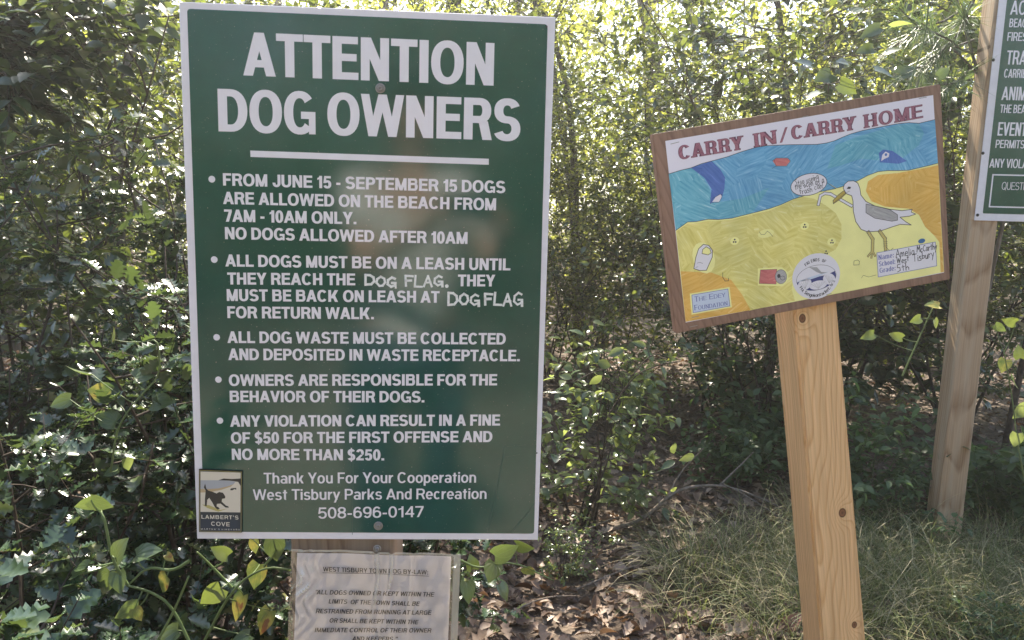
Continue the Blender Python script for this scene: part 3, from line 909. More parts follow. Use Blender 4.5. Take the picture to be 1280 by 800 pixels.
    if ch == 'e': return Ar(h, .37, h, .385, 0, 318, s, t, n=26) + Rr(s * .5, .31, w - s * .05, .31 + t * .8)
    if ch == 'f': return Rr(w * .3, 0, w * .3 + s, .8) + Ar(w * .3 + h, .78, h, .24, 100, 180, s, t) + Rr(0, x - t, w, x)
    if ch == 'g': return Ar(h, .37, h, .385, 0, 360, s, t, n=28) + Rr(w - s, -.05, w, x) + Ar(h, -.04, h, .24, 195, 360, s, t)
    if ch == 'h': return Rr(0, 0, s, 1) + Rr(w - s, 0, w, .42) + Ar(h, .42, h, .335, 0, 170, s, t)
    if ch == 'i': return Rr(0, 0, s, x) + Rr(0, 1 - t * 1.1, s, 1)
    if ch == 'k': return Rr(0, 0, s, 1) + Ln(s * .5, .22, w - s * 1.3, x, s * 1.2) + Ln(w - s * 1.2, 0, s * 1.05, .45, s * 1.1)
    if ch == 'l': return Rr(0, 0, s, 1)
    if ch == 'm':
        q = (w + s) / 4
        return Rr(0, 0, s, x) + Ar(q, .42, q, .335, 0, 170, s, t) + Rr(h - s / 2, 0, h + s / 2, .42) + Ar(w - q, .42, q, .335, 0, 170, s, t) + Rr(w - s, 0, w, .42)
    if ch == 'n': return Rr(0, 0, s, x) + Rr(w - s, 0, w, .42) + Ar(h, .42, h, .335, 0, 170, s, t)
    if ch == 'o': return Ar(h, .37, h, .385, 0, 360, s, t, n=30)
    if ch == 'p': return Rr(0, -.27, s, x) + Ar(h, .37, h, .385, 0, 360, s, t, n=28)
    if ch == 'r': return Rr(0, 0, s, x) + Ar(w * 1.0, .36, w * .95, .385, 92, 178, s, t)
    if ch == 's':
        r = (.77 + t * .9) / 4
        return Ar(h, .755 - r, h * .95, r, 20, 270, s * .95, t * .9, n=18) + Ar(h, -.015 + r, h, r, -160, 90, s * .95, t * .9, n=18)
    if ch == 't': return Rr(w * .25, .12, w * .25 + s, .93) + Rr(0, x - t * .9, w, x) + Ar(w * .25 + h * .9, .17, h * .9, .18, 180, 275, s, t)
    if ch == 'u': return Rr(0, .33, s, x) + Rr(w - s, 0, w, x) + Ar(h, .32, h, .335, 180, 350, s, t)
    if ch == 'w':
        q = s * .85
        return Ln(w * .27 - q / 2, 0, 0, x, q) + Ln(w * .27 - q / 2, 0, h - q / 2, x, q) + Ln(w * .73 - q / 2, 0, h - q / 2, x, q) + Ln(w * .73 - q / 2, 0, w - q, x, q)
    if ch == 'y': return Ln(h - s / 2, 0, 0, x, s) + Ln(w * .12, -.27, w - s, x, s)
    return []

W_ = dict(A=.96, B=.86, C=.92, D=.88, E=.77, F=.71, G=.95, H=.84, I=0, J=.68, K=.92, L=.71, M=1.0, N=.84, O=.98, P=.81, Q=.98, R=.87, S=.84, T=.79, U=.84, V=.9, W=1.32, Y=.9,
          a=.70, b=.70, c=.68, d=.70, e=.70, f=.42, g=.70, h=.68, i=0, k=.70, l=0, m=1.08, n=.68, o=.74, p=.70, r=.46, s=.66, t=.42, u=.68, w=1.05, y=.72)
W_.update({'0': .70, '1': .42, '2': .70, '4': .74, '5': .70, '6': .70, '7': .68, '8': .70, '9': .70, '-': .36, '/': .5, '$': .72, '.': 0, ':': 0, "'": 0, '"': 0})
FIXED = set("Il.i:'\"")
ROUND = set('OCGQSDbcdeopgas069835$')
DIAG = set('AVWYTyw7/')
SERIFS = {   # (x as share of w, 'l','c','r' side; at foot / head)
    'A': ((0, 'c', 0), (1, 'c', 0)), 'R': ((0, 'c', 0), (0, 'l', 1), (1, 'c', 0)), 'Y': ((.5, 'c', 0), (0, 'c', 1), (1, 'c', 1)), 'I': ((0, 'c', 0), (0, 'c', 1)),
    'N': ((0, 'c', 0), (0, 'l', 1), (1, 'c', 1)), 'H': ((0, 'c', 0), (1, 'c', 0), (0, 'c', 1), (1, 'c', 1)), 'M': ((0, 'c', 0), (1, 'c', 0), (0, 'l', 1), (1, 'r', 1)),
    'T': ((.5, 'c', 0),), 'F': ((0, 'c', 0), (0, 'l', 1)), 'E': ((0, 'l', 0), (0, 'l', 1)), 'D': ((0, 'l', 0), (0, 'l', 1)), 'U': ((0, 'c', 1), (1, 'c', 1)),
    'n': ((0, 'c', 0), (1, 'c', 0)), 'h': ((0, 'c', 0), (1, 'c', 0)), 'm': ((0, 'c', 0), (.5, 'c', 0), (1, 'c', 0)), 'l': ((0, 'c', 0),), 'r': ((0, 'c', 0),)}

def bearings(ch):
    if ch in ROUND: return .055, .055
    if ch in DIAG: return .02, .02
    if ch in 'JLFEPRrk': return .09, .04
    return .09, .09

def text(sheet, P0, P1, up, body, h, s=.2, t=.165, k=0, shear=0.0, serif=0.0, grow=0.0, space=.36, wave=None, track=0.0, caps2=None, tight=1.0):
    """set a line with its ink between P0 and P1 (local points on the baseline), letter height h"""
    P0, P1, up = np.array(P0, float), np.array(P1, float), np.array(up, float)
    d = P1 - P0; L = np.linalg.norm(d); d /= L; up = up / np.linalg.norm(up)
    words = list(body)
    fix = var = 0.0; items = []
    for q, ch in enumerate(words):
        if ch == ' ':
            items.append((ch, 0, 0, 0, 1)); var += space; continue
        hs = caps2 if (caps2 and q > 0 and words[q - 1] != ' ') else 1.0
        l, r = (tight * q_ for q_ in bearings(ch)); l += track / 2; r += track / 2
        if q == 0: l = 0
        if q == len(words) - 1: r = 0
        wv = W_.get(ch, .7)
        if ch in FIXED: fix += s * hs; var += (l + r) * hs
        else: var += (wv + l + r) * hs
        items.append((ch, wv, l, r, hs))
    kx = (L / h - fix) / max(var, 1e-3) if var > 1e-3 else 1.0
    x = 0.0
    for ch, wv, l, r, hs in items:
        if ch == ' ': x += space * kx; continue
        wd = s if ch in FIXED else max(wv * kx, s * 1.02)
        x += l * kx * hs
        pcs = glyph(ch, wd, s, t)
        if serif and ch in SERIFS:
            for fx, side, top in SERIFS[ch]:
                cxx = s / 2 + fx * (wd - s)
                a, b = cxx - s / 2 - serif, cxx + s / 2 + serif
                if side == 'l': b = cxx
                if side == 'r': a = cxx
                xh = .74 if ch in 'nmr' else 1
                pcs = pcs + (g_R(a, xh - t * .8, b, xh) if top else g_R(a, 0, b, t * .8))
        for q, pc in enumerate(pcs):
            pts = []
            for (u, v) in pc:
                u, v = u * hs, v * hs
                pt = P0 + d * ((x + u + shear * v) * h) + up * (v * h)
                if wave is not None: pt = pt + up * wave(x * h / L)
                pts.append(pt)
            if grow:
                c = np.mean(pts, 0)
                pts = [p_ + (p_ - c) / (np.linalg.norm(p_ - c) + 1e-9) * grow for p_ in pts]
            sheet.poly(pts, k, 3e-5 + (q % 4) * 6e-6)
        x += wd * hs + r * kx * hs

# ---- felt-pen handwriting: centre-line strokes in a unit box
PEN = {
    'D': [[(0, 1), (0, 0), (.45, .05), (.68, .35), (.62, .75), (.35, .97), (0, 1)]],
    'O': [[(.35, 1), (.08, .75), (.02, .35), (.25, .02), (.5, .05), (.68, .4), (.62, .8), (.35, 1)]],
    'G': [[(.62, .86), (.38, 1), (.08, .72), (.05, .28), (.32, .02), (.62, .18), (.66, .42), (.38, .42)], [(.66, .42), (.68, -.08)]],
    'F': [[(.04, 0), (0, 1), (.58, .96)], [(.02, .52), (.45, .54)]],
    'L': [[(.05, 1), (0, .02), (.55, 0)]],
    'A': [[(0, 0), (.32, 1), (.62, 0)], [(.12, .36), (.54, .38)]],
    'M': [[(0, 0), (.08, 1), (.34, .4), (.62, 1), (.7, 0)]],
    'C': [[(.55, .9), (.3, 1), (.05, .6), (.12, .12), (.42, 0), (.6, .14)]],
    'W': [[(0, 1), (.2, 0), (.4, .7), (.58, 0), (.82, 1)]],
    'T': [[(0, .96), (.62, 1)], [(.32, .98), (.28, 0)]],
    'S': [[(.5, .9), (.25, 1), (.08, .78), (.42, .45), (.4, .08), (.05, .05)]],
    'a': [[(.42, .5), (.15, .52), (.02, .2), (.18, 0), (.4, .2), (.42, .5), (.46, 0)]],
    'b': [[(.05, 1), (.03, 0), (.35, .08), (.4, .38), (.05, .42)]],
    'c': [[(.4, .45), (.15, .5), (.02, .2), (.2, 0), (.42, .1)]],
    'e': [[(.03, .28), (.42, .28), (.36, .5), (.14, .5), (.02, .26), (.1, .02), (.42, .04)]],
    'g': [[(.4, .48), (.1, .5), (.05, .12), (.36, .12), (.42, .5), (.4, -.3), (.08, -.32)]],
    'h': [[(.03, 1), (.02, 0)], [(.02, .3), (.25, .5), (.4, .3), (.4, 0)]],
    'i': [[(.05, .5), (.05, 0)], [(.05, .72), (.07, .78)]],
    'l': [[(.05, 1), (.06, 0)]],
    'm': [[(.02, .5), (.02, 0)], [(.02, .35), (.2, .5), (.28, 0)], [(.28, .35), (.48, .5), (.55, 0)]],
    'n': [[(.02, .5), (.02, 0)], [(.02, .3), (.25, .52), (.38, .3), (.38, 0)]],
    'o': [[(.2, .5), (.02, .28), (.16, 0), (.4, .2), (.2, .5)]],
    'p': [[(.02, .5), (.02, -.3)], [(.02, .45), (.35, .45), (.32, .08), (.03, .1)]],
    'r': [[(.02, .5), (.04, 0)], [(.04, .3), (.32, .5)]],
    's': [[(.4, .5), (.1, .52), (.06, .34), (.36, .24), (.34, .02), (.0, .0)]],
    't': [[(.16, .85), (.18, 0)], [(0, .55), (.36, .58)]],
    'u': [[(.02, .5), (.06, .05), (.3, .05), (.38, .5), (.4, 0)]],
    'y': [[(.02, .5), (.2, .1)], [(.42, .52), (.08, -.32)]],
    '5': [[(.5, 1), (.12, .98), (.06, .6), (.4, .55), (.42, .15), (.04, .02)]],
    '.': [[(.0, 0), (.05, .04)]], '!': [[(.05, 1), (.05, .3)], [(.05, .0), (.06, .06)]],
}
def pen(sheet, P0, P1, up, body, h, wd, k=0, seed=0, gap=.16, space=.42):
    rng = np.random.default_rng(seed)
    P0, P1, up = np.array(P0, float), np.array(P1, float), np.array(up, float)
    d = P1 - P0; L = np.linalg.norm(d); d /= L; up = up / np.linalg.norm(up)
    ws = [space if c == ' ' else max(p[0] for st in PEN[c] for p in st) + gap for c in body]
    kx = L / h / (sum(ws) - gap)
    x = 0
    for c, w0 in zip(body, ws):
        if c != ' ':
            ty = rng.normal(0, .05); sc = rng.uniform(.9, 1.08)
            for st in PEN[c]:
                sheet.line([P0 + d * (x + u * kx) * h + up * (v * sc + ty) * h for u, v in [(q0, q1 * (1.12 if c.islower() and c not in 'ltbhi' else 1)) for q0, q1 in st]], wd * rng.uniform(.85, 1.15), k, 3e-5)
        x += w0 * kx

# ------------------------------------------------------------------ the dog-owner sign on its 6x6 post
PA = Plane(np.array([-0.1846, 0.9845, -0.1061]) + CAM, [[0.9985, -0.0554, 0.0], [0.0554, 0.9985, 0.0], [0.0, 0.0, 1.0]])
a = PA.loc
M_POST = wood_mat('weathered brown post', (0.23, 0.165, 0.115), (0.15, 0.10, 0.07), (), 30, (0.03, .16), .02, .8, .5, (0.2, .17, .14))
gx0 = a(363, 690, .003)[0]; gx1 = a(493, 690, .003)[0]
zg = float(hgt(PA.C[0], 1.05)) - PA.C[2] - .15
post = thing('post', 'weathered brown square post behind the dog sign and taped notice', 'post', PA.C, None, PA.M)
link('timber', box_mesh('timber', gx0, gx1, .0035, .0035 + gx1 - gx0, zg, .315, .006), post, M_POST)

sign = thing('notice_sign', 'green and white sign headed ATTENTION DOG OWNERS on the left', 'sign', PA.C, None, PA.M)
W2, H2 = .457 / 2, .6842 / 2
link('panel', box_mesh('panel', -W2, W2, 0, .003, -H2, H2, .0006, 1), sign, M_WHITE)
sh = Sheet(.0003)
q = [a(234, 11), a(684.5, 30.5), a(667.5, 667), a(255.5, 664.5)]
def rounded(q, r=.004):
    out = []
    for k in range(4):
        p, c, n = q[k - 1], q[k], q[(k + 1) % 4]
        u, v = unit(p - c), unit(n - c)
        for f in (0, .3, .6, 1):
            out.append(c + u * r * (1 - f) ** 2 + v * r * f ** 2)
    return out
sh.poly(rounded(q)); sh.done('green_field', sign, M_GREEN)
UP = np.array([0, 1.0])
def cap(pt, top): return np.linalg.norm(a(*top) - a(*pt))
sh = Sheet(.0006)
text(sh, a(304.3, 94.3), a(616.9, 107.2), UP, 'ATTENTION', cap((304.3, 94.3), (303, 40)), .22, .17, tight=.55)
text(sh, a(273.4, 164.2), a(650, 176.4), UP, 'DOG OWNERS', cap((273, 164.2), (272, 110.9)), .22, .17, space=.3, tight=.55)
sh.done('heading', sign, M_LETTER)
sh = Sheet(.0006)
sh.poly([a(313, 188.2), a(611, 198.5), a(611, 206), a(313.3, 196.2)]); sh.done('rule', sign, M_LETTER)
sh = Sheet(.0006)
BH = cap((279.1, 231.9), (278.7, 217.0))
for (x0, y0, x1, y1, bd) in (
    (279.1, 231.9, 631.5, 241.5, 'FROM JUNE 15 - SEPTEMBER 15 DOGS'), (279.1, 255, 619.9, 263, 'ARE ALLOWED ON THE BEACH FROM'),
    (280.6, 277, 445.6, 280.3, '7AM - 10AM ONLY.'), (281.6, 298.9, 584.3, 305, 'NO DOGS ALLOWED AFTER 10AM'),
    (281.9, 333, 637.9, 338, 'ALL DOGS MUST BE ON A LEASH UNTIL'), (284.5, 355.5, 444.2, 356.6, 'THEY REACH THE'), (572.3, 357.8, 618.8, 358, 'THEY'),
    (283.8, 376.1, 549.4, 378.4, 'MUST BE BACK ON LEASH AT'), (284.5, 397.5, 467.5, 399, 'FOR RETURN WALK.'),
    (284.5, 428.6, 632, 430.6, 'ALL DOG WASTE MUST BE COLLECTED'), (285.6, 450, 649.7, 451.5, 'AND DEPOSITED IN WASTE RECEPTACLE.'),
    (286.4, 482.3, 621.3, 481.6, 'OWNERS ARE RESPONSIBLE FOR THE'), (287.5, 502.5, 530.5, 502.9, 'BEHAVIOR OF THEIR DOGS.'),
    (287.9, 533.3, 625, 531.8, 'ANY VIOLATION CAN RESULT IN A FINE'), (289, 554.3, 615.3, 552.4, 'OF $50 FOR THE FIRST OFFENSE AND'),
    (290.1, 574.6, 480.3, 575.4, 'NO MORE THAN $250.')):
    text(sh, a(x0, y0), a(x1, y1), UP, bd, BH * 1.04, .238, .185, tight=.62, space=.34)
for (x, y) in ((265, 224), (268, 324.4), (271, 421.5), (273.2, 474.4), (275.1, 525.7)):
    sh.disc(a(x, y), .0042)
for (x0, y0, x1, y1, bd) in ((329.9, 604.3, 595, 603.1, 'Thank You For Your Cooperation'), (316.4, 624.9, 608.1, 623.4, 'West Tisbury Parks And Recreation'),
                             (397.8, 648.0, 529.4, 646, '508-696-0147')):
    text(sh, a(x0, y0), a(x1, y1), UP, bd, BH * (1.06 if bd[0] == '5' else 1.02), .175, .14, tight=.75)
sh.done('notice_text', sign, M_LETTER)
sh = Sheet(.0006)
HH = BH * .86
pen(sh, a(457, 357), a(553, 358), UP, 'DOG  FLAG', HH * 1.05, .0029, seed=3, space=.3)
sh.disc(a(558.5, 357.6), .0024)
sh.done('hand_lettering', sign, M_HAND)
sh = Sheet(.0006)
pen(sh, a(560.5, 380.5), a(652.5, 381.5), UP, 'DOG FLAG', HH * 1.2, .0031, seed=5, space=.3)
sh.done('hand_lettering', sign, M_HAND)
# creases scratched into the sheet
for pts, wd in (([(441, 540), (441.5, 600), (440.5, 668)], .0006), ([(631, 560), (621, 612), (617, 632), (609, 664)], .0014), ([(667, 632), (640, 664)], .001),
                ([(632, 571), (650, 568)], .0006), ([(634, 558), (657, 556)], .0005)):
    sh = Sheet(.00045); sh.line([a(*p) for p in pts], wd); sh.done('crease', sign, M_SCRATCH)
# plaque with the dog on the beach
M_CREAM = flat('cream print', (0.62, 0.56, 0.47), .5, .3); M_CHAR = flat('charcoal print', (0.035, 0.032, 0.03), .45, .4)
M_GREYW = flat('grey water print', (0.36, 0.37, 0.40), .5, .3); M_TAN = flat('tan print', (0.45, 0.34, 0.2), .5, .3); M_GOLD = flat('ochre print', (0.42, 0.36, 0.14), .5, .3)
def z5(x, y): return a(240 + x / 8.886, 580 + y / 8.886)
pq = [z5(85, 50), z5(565, 72), z5(560, 752), z5(85, 745)]
cxl = np.mean(pq, 0)
plq_bm = Acc()
V = [(p[0], -.0006, p[1]) for p in pq] + [(p[0], -.0026, p[1]) for p in pq]
plq_bm.add(np.array(V), [np.array([[4, 7, 6, 5], [0, 1, 5, 4], [1, 2, 6, 5], [2, 3, 7, 6], [3, 0, 4, 7]])])
plaque = link('plaque', plq_bm.mesh('plaque'), sign, M_CHAR)
sh = Sheet(.0029)
sh.line([z5(96, 62), z5(556, 82), z5(551, 742), z5(96, 735)], .0005, 4, 0, True)
sh.poly([z5(103, 74), z5(548, 88), z5(545, 528), z5(103, 522)], 0, 1e-5)
sh.poly([z5(103, 172), z5(300, 172), z5(420, 178), z5(490, 190), z5(470, 215), z5(400, 240), z5(300, 262), z5(200, 285), z5(103, 288)], 1, 3e-5)
sh.poly([z5(103, 268), z5(200, 268), z5(300, 262), z5(400, 240), z5(470, 215), z5(440, 242), z5(330, 280), z5(200, 305), z5(103, 308)], 2, 5e-5)
sh.poly([z5(300, 172), z5(360, 152), z5(450, 158), z5(548, 152), z5(548, 235), z5(520, 190), z5(420, 176)], 3, 5e-5)
sh.poly([z5(120, 440), z5(200, 448), z5(320, 500), z5(400, 488), z5(300, 520), z5(180, 480)], 5, 5e-5)
# dog: tail, back, head, legs in a play bow
sh.poly([z5(155, 208), z5(140, 250), z5(160, 285), z5(152, 380), z5(152, 455), z5(172, 458), z5(178, 390), z5(200, 366), z5(235, 420), z5(262, 470), z5(290, 496),
         z5(318, 490), z5(300, 468), z5(282, 462), z5(285, 434), z5(325, 430), z5(380, 474), z5(416, 476), z5(412, 460), z5(385, 452), z5(338, 408), z5(342, 378),
         z5(376, 372), z5(378, 350), z5(352, 310), z5(310, 302), z5(280, 318), z5(240, 300), z5(190, 286), z5(168, 262)], 3, 8e-5)
sh.poly([z5(430, 280), z5(440, 262), z5(470, 258), z5(500, 256), z5(498, 282), z5(484, 268), z5(452, 284)], 3, 8e-5)
sh.done('beach_picture', plaque, [M_CREAM, M_GREYW, M_TAN, M_CHAR, M_TAN, M_GOLD])
sh = Sheet(.0031)
text(sh, z5(115, 597), z5(525, 606), UP, "LAMBERT'S", cap((254, 645), (254, 640.2)), .2, .17, track=.08)
text(sh, z5(222, 674), z5(428, 682), UP, 'COVE', cap((254, 645), (254, 639.9)), .2, .17, track=.08)
text(sh, z5(108, 718), z5(540, 727), UP, "MARTHA'S VINEYARD", cap((254, 645), (254, 643.3)), .2, .17, track=.5)
sh.done('plaque_lettering', plaque, M_CREAM)
def screw(P, px, py, parent, r=.0062, y0=0.0, name='screw'):
    p = P.loc(px, py)
    A = Acc()
    prof = [(r, -.0008), (r * .98, -.0017), (r * .68, -.0017), (r * .66, -.0009), (r * .55, -.0009), (r * .53, -.0036), (r * .42, -.0042), (r * .26, -.0042), (r * .24, -.0016), (.00001, -.0016)]
    n = 18; an = np.arange(n) * 2 * math.pi / n
    V = np.concatenate([np.stack([p[0] + rr * np.cos(an), np.full(n, yy + y0), p[1] + rr * np.sin(an)], 1) for rr, yy in prof])
    F = []
    for q in range(len(prof) - 1):
        for k in range(n): F.append([q * n + k, q * n + (k + 1) % n, (q + 1) * n + (k + 1) % n, (q + 1) * n + k])
    A.add(V, [np.array(F)])
    return link(name, A.mesh(name, False), parent, M_STEEL)
screw(PA, 475.5, 110.5, sign); screw(PA, 473, 657, sign)
for hp, hr in (((683, 33.5), .0014), ((671, 566), .001)):
    sh = Sheet(.0008); sh.disc(a(*hp), hr); sh.done('nail_hole', sign, M_BLACK)

# ------------------------------------------------------------------ the by-law page in its plastic sleeve
M_PAPER = flat('office paper', (0.70, 0.65, 0.67), .7, .2, .05, 40)
M_PRINT = flat('laser print', (0.045, 0.045, 0.05), .6, .2)
def sleeve_mat():
    m, t, p, o = newmat('clear plastic sleeve')
    t.nodes.remove(p); p = nd(t, 'ShaderNodeBsdfAnisotropic', Roughness=.14)
    tr = nd(t, 'ShaderNodeBsdfTransparent')
    ms = nd(t, 'ShaderNodeMixShader')
    fr = nd(t, 'ShaderNodeLayerWeight', Blend=.35)
    mr = nd(t, 'ShaderNodeMapRange'); mr.inputs[3].default_value = .09; mr.inputs[4].default_value = .85
    t.links.new(fr.outputs['Facing'], mr.inputs[0])
    t.links.new(mr.outputs[0], ms.inputs[0])
    t.links.new(tr.outputs[0], ms.inputs[1]); t.links.new(p.outputs[0], ms.inputs[2]); t.links.new(ms.outputs[0], o.inputs[0])
    return m
M_SLEEVE = sleeve_mat()
page = thing('bylaw_page', 'crumpled plastic-sleeved page of by-law text screwed under the dog sign', 'paper notice', PA.C, None, PA.M)
def bow(x):       # the page rounds away from the post at its right side
    return 0.0015 + .01 * np.clip((x + .02) / .09, 0, 1) ** 2 * 0 + .0012 * np.sin(x * 55)
pq = [a(372, 690), a(564, 695), a(558, 860), a(366, 856)]
def grid_sheet(q, nx_, nz_, fy):
    u, v = np.meshgrid(np.linspace(0, 1, nx_), np.linspace(0, 1, nz_), indexing='ij')
    u, v = u.ravel()[:, None], v.ravel()[:, None]
    P = (1 - v) * ((1 - u) * q[0] + u * q[1]) + v * ((1 - u) * q[3] + u * q[2])
    y = fy(P[:, 0], P[:, 1], u[:, 0], v[:, 0])
    V = np.stack([P[:, 0], y, P[:, 1]], 1)
    i, j = np.meshgrid(np.arange(nx_ - 1), np.arange(nz_ - 1), indexing='ij'); i, j = i.ravel(), j.ravel()
    return V, np.stack([i * nz_ + j, i * nz_ + j + 1, (i + 1) * nz_ + j + 1, (i + 1) * nz_ + j], 1)
V, F = grid_sheet(pq, 40, 20, lambda x, z, u, v: -bow(x))
link('paper', np_mesh('paper', V, [F], True), page, M_PAPER)
sq = [a(365, 684), a(576, 691), a(569, 868), a(358, 864)]
rng = np.random.default_rng(12)
def wrinkle(x, z, u, v):
    y = -bow(x) - .0028
    f1 = (u - .50 - .015 * np.sin(v * 9)) / .012; f2 = (u - .575 - .02 * np.sin(v * 7 + 1)) / .012; f3 = (u - .72 + .02 * v) / .008; f4 = (u - .96) / .012
    y -= .0075 * np.exp(-f1 ** 2) * np.exp(-v * 2.2) + .0065 * np.exp(-f2 ** 2) * np.exp(-v * 2.2) + .0022 * np.exp(-f3 ** 2) + .0026 * np.exp(-f4 ** 2)
    corner = np.exp(-((u - .08) / .07) ** 2 - ((v - .25) / .22) ** 2)
    y -= corner * (.0035 + .0035 * np.sin((u * 95 + v * 22) + 3 * np.sin(v * 23)))
    knot = np.exp(-((u - .45) / .04) ** 2 - ((v - .05) / .05) ** 2)
    y -= knot * (.002 + .003 * np.sin(u * 260) * np.sin(v * 190))
    y -= .0008 * np.sin(u * 37 + 5 * v) * np.sin(v * 21 + 3 * u)
    return y
V, F = grid_sheet(sq, 150, 70, wrinkle)
uu = np.repeat(np.linspace(0, 1, 150), 70); vv = np.tile(np.linspace(0, 1, 70), 150)
flat_y = -bow(V[:, 0]) - .0028
rise = np.abs(V[:, 1] - flat_y)
fc = rise[F].mean(1); fu = uu[F].mean(1); fv = vv[F].mean(1)
milky = (fc > .0030) & (fu > .2) | (fc > .0050) | (fu > .962) | (fv < .018)  # pale folds carry painted sky highlights; right and top strips are seams
sl_me = np_mesh('sleeve', V, [F[~milky], F[milky]], True, [0, 1])
def milky_mat():
    m, t, p, o = newmat('fold highlight and seam plastic')
    p.inputs['Base Color'].default_value = (.72, .66, .55, 1); p.inputs['Roughness'].default_value = .2
    tr = nd(t, 'ShaderNodeBsdfTransparent'); ms = nd(t, 'ShaderNodeMixShader'); ms.inputs[0].default_value = .5
    t.links.new(tr.outputs[0], ms.inputs[1]); t.links.new(p.outputs[0], ms.inputs[2]); t.links.new(ms.outputs[0], o.inputs[0])
    return m
link('sleeve', sl_me, page, [M_SLEEVE, milky_mat()])
sh = Sheet(.0032)
wv = lambda f: -.0022 * max(0, f - .45) * (1.4 if f > .5 else 1)
for (x0, y0, x1, y1, bd) in ((404.3, 712.8, 535.3, 716.8, 'WEST TISBURY TOWN DOG BY-LAW:'), (394.4, 741.3, 542.2, 744.4, '"ALL DOGS OWNED OR KEPT WITHIN THE'),
                             (411.2, 752.8, 524.1, 756, 'LIMITS  OF THE TOWN SHALL BE'), (395.2, 764.9, 538.8, 767.1, 'RESTRAINED FROM RUNNING AT LARGE'),
                             (412, 776.6, 522.4, 778.8, 'OR SHALL BE KEPT WITHIN THE'), (393.9, 788.6, 538.8, 789.1, 'IMMEDIATE CONTROL OF THEIR OWNER'),
                             (440.4, 799.3, 495, 799.8, 'AND KEEPERS."')):
    text(sh, a(x0, y0), a(x1, y1), UP, bd, .0064, .2, .15, shear=0.0 if bd[0] == 'W' else .2)
sh.line([a(404, 714.6), a(470, 715.6), a(536, 718.8)], .0007)
sh.done('print', page, M_PRINT)
screw(PA, 472, 684, page, .0055, -.004)

# ------------------------------------------------------------------ the children's beach drawing on its leaning board
PB = Plane(np.array([0.4482, 1.1897, 0.0096]) + CAM, [[0.9720, -0.1362, -0.1915], [0.1244, 0.9896, -0.0727], [0.1994, 0.0469, 0.9788]])
b = PB.loc
M_FRAME = wood_mat('stained brown board', (0.25, 0.155, 0.115), (0.19, 0.115, 0.085), (), 26, (0.0, .2), .3, .6, .35, (0.29, .19, .14))
board = thing('drawing_board', 'tilted brown board with a crayon beach drawing headed CARRY IN CARRY HOME', 'sign', PB.C, None, PB.M)
bq = [b(816, 168), b(1176, 105), b(1188, 349), b(845, 417)]
A = Acc()
V = np.array([(p[0], 0, p[1]) for p in bq] + [(p[0], .016, p[1]) for p in bq])
bm = bmesh.new()
vs = [bm.verts.new(v) for v in V]
for f in ((0, 3, 2, 1), (4, 5, 6, 7), (0, 1, 5, 4), (1, 2, 6, 5), (2, 3, 7, 6), (3, 0, 4, 7)): bm.faces.new([vs[k] for k in f])
bmesh.ops.recalc_face_normals(bm, faces=bm.faces[:])
bmesh.ops.bevel(bm, geom=bm.edges[:], offset=.0012, segments=2, affect='EDGES')
me = bpy.data.meshes.new('backing_board'); bm.to_mesh(me); bm.free()
link('backing_board', me, board, M_FRAME)

def crayon(name, c1, c2, sc=22.0, c3=None):
    m, t, p, o = newmat(name)
    tc = nd(t, 'ShaderNodeTexCoord')
    sw = nd(t, 'ShaderNodeTexVoronoi', Scale=24.0)
    ds = nd(t, 'ShaderNodeTexNoise', Scale=30.0, Detail=3.0)
    va = nd(t, 'ShaderNodeVectorMath', _operation='MULTIPLY_ADD'); va.inputs[1].default_value = (.05, .05, .05)
    t.links.new(tc.outputs['Object'], ds.inputs['Vector']); t.links.new(ds.outputs['Color'], va.inputs[0]); t.links.new(tc.outputs['Object'], va.inputs[2])
    t.links.new(va.outputs[0], sw.inputs['Vector'])
    sp = nd(t, 'ShaderNodeSeparateXYZ'); t.links.new(sw.outputs['Color'], sp.inputs[0])
    # crayon strokes whose direction turns from patch to patch
    vr = nd(t, 'ShaderNodeVectorRotate', _rotation_type='Y_AXIS')
    t.links.new(tc.outputs['Object'], vr.inputs['Vector'])
    ml = nd(t, 'ShaderNodeMath', _operation='MULTIPLY'); ml.inputs[1].default_value = 2.4
    t.links.new(sp.outputs['X'], ml.inputs[0]); t.links.new(ml.outputs[0], vr.inputs['Angle'])
    mp = nd(t, 'ShaderNodeMapping'); mp.inputs['Scale'].default_value = (sc * 22, 1, sc * 2)
    t.links.new(vr.outputs[0], mp.inputs[0])
    n = nd(t, 'ShaderNodeTexNoise', Scale=1.0, Detail=4.0, Roughness=.65)
    t.links.new(mp.outputs[0], n.inputs['Vector'])
    r = ramp(t, [(.32, c1), (.6, c2), (.74, c3 or tuple(min(.8, x * 1.25 + .05) for x in c2))], n.outputs['Fac'])
    n3 = nd(t, 'ShaderNodeTexNoise', Scale=14.0, Detail=2.0); t.links.new(tc.outputs['Object'], n3.inputs['Vector'])
    mx = nd(t, 'ShaderNodeMix', _data_type='RGBA', _blend_type='MULTIPLY'); mx.inputs[0].default_value = .7
    r3 = ramp(t, [(.35, (.8, .82, .85)), (.65, (1.1, 1.08, 1.05))], n3.outputs['Fac'])
    t.links.new(r.outputs[0], mx.inputs[6]); t.links.new(r3.outputs[0], mx.inputs[7]); t.links.new(mx.outputs[2], p.inputs['Base Color'])
    p.inputs['Roughness'].default_value = .38; p.inputs['Specular IOR Level'].default_value = .45
    return m
K_PAPER = flat('drawing paper', (.70, .68, .78), .4, .4)
K_SEA = crayon('blue crayon', (.07, .27, .52), (.17, .43, .66), 12, (.46, .67, .79))
K_TEAL = crayon('teal crayon', (.06, .29, .45), (.17, .46, .59), 12, (.48, .68, .75))
K_DEEP = crayon('deep blue crayon', (.05, .12, .40), (.09, .18, .50), 12)
K_PALE = flat('pale yellow pencil', (.80, .78, .33), .45, .4, .06, 25)
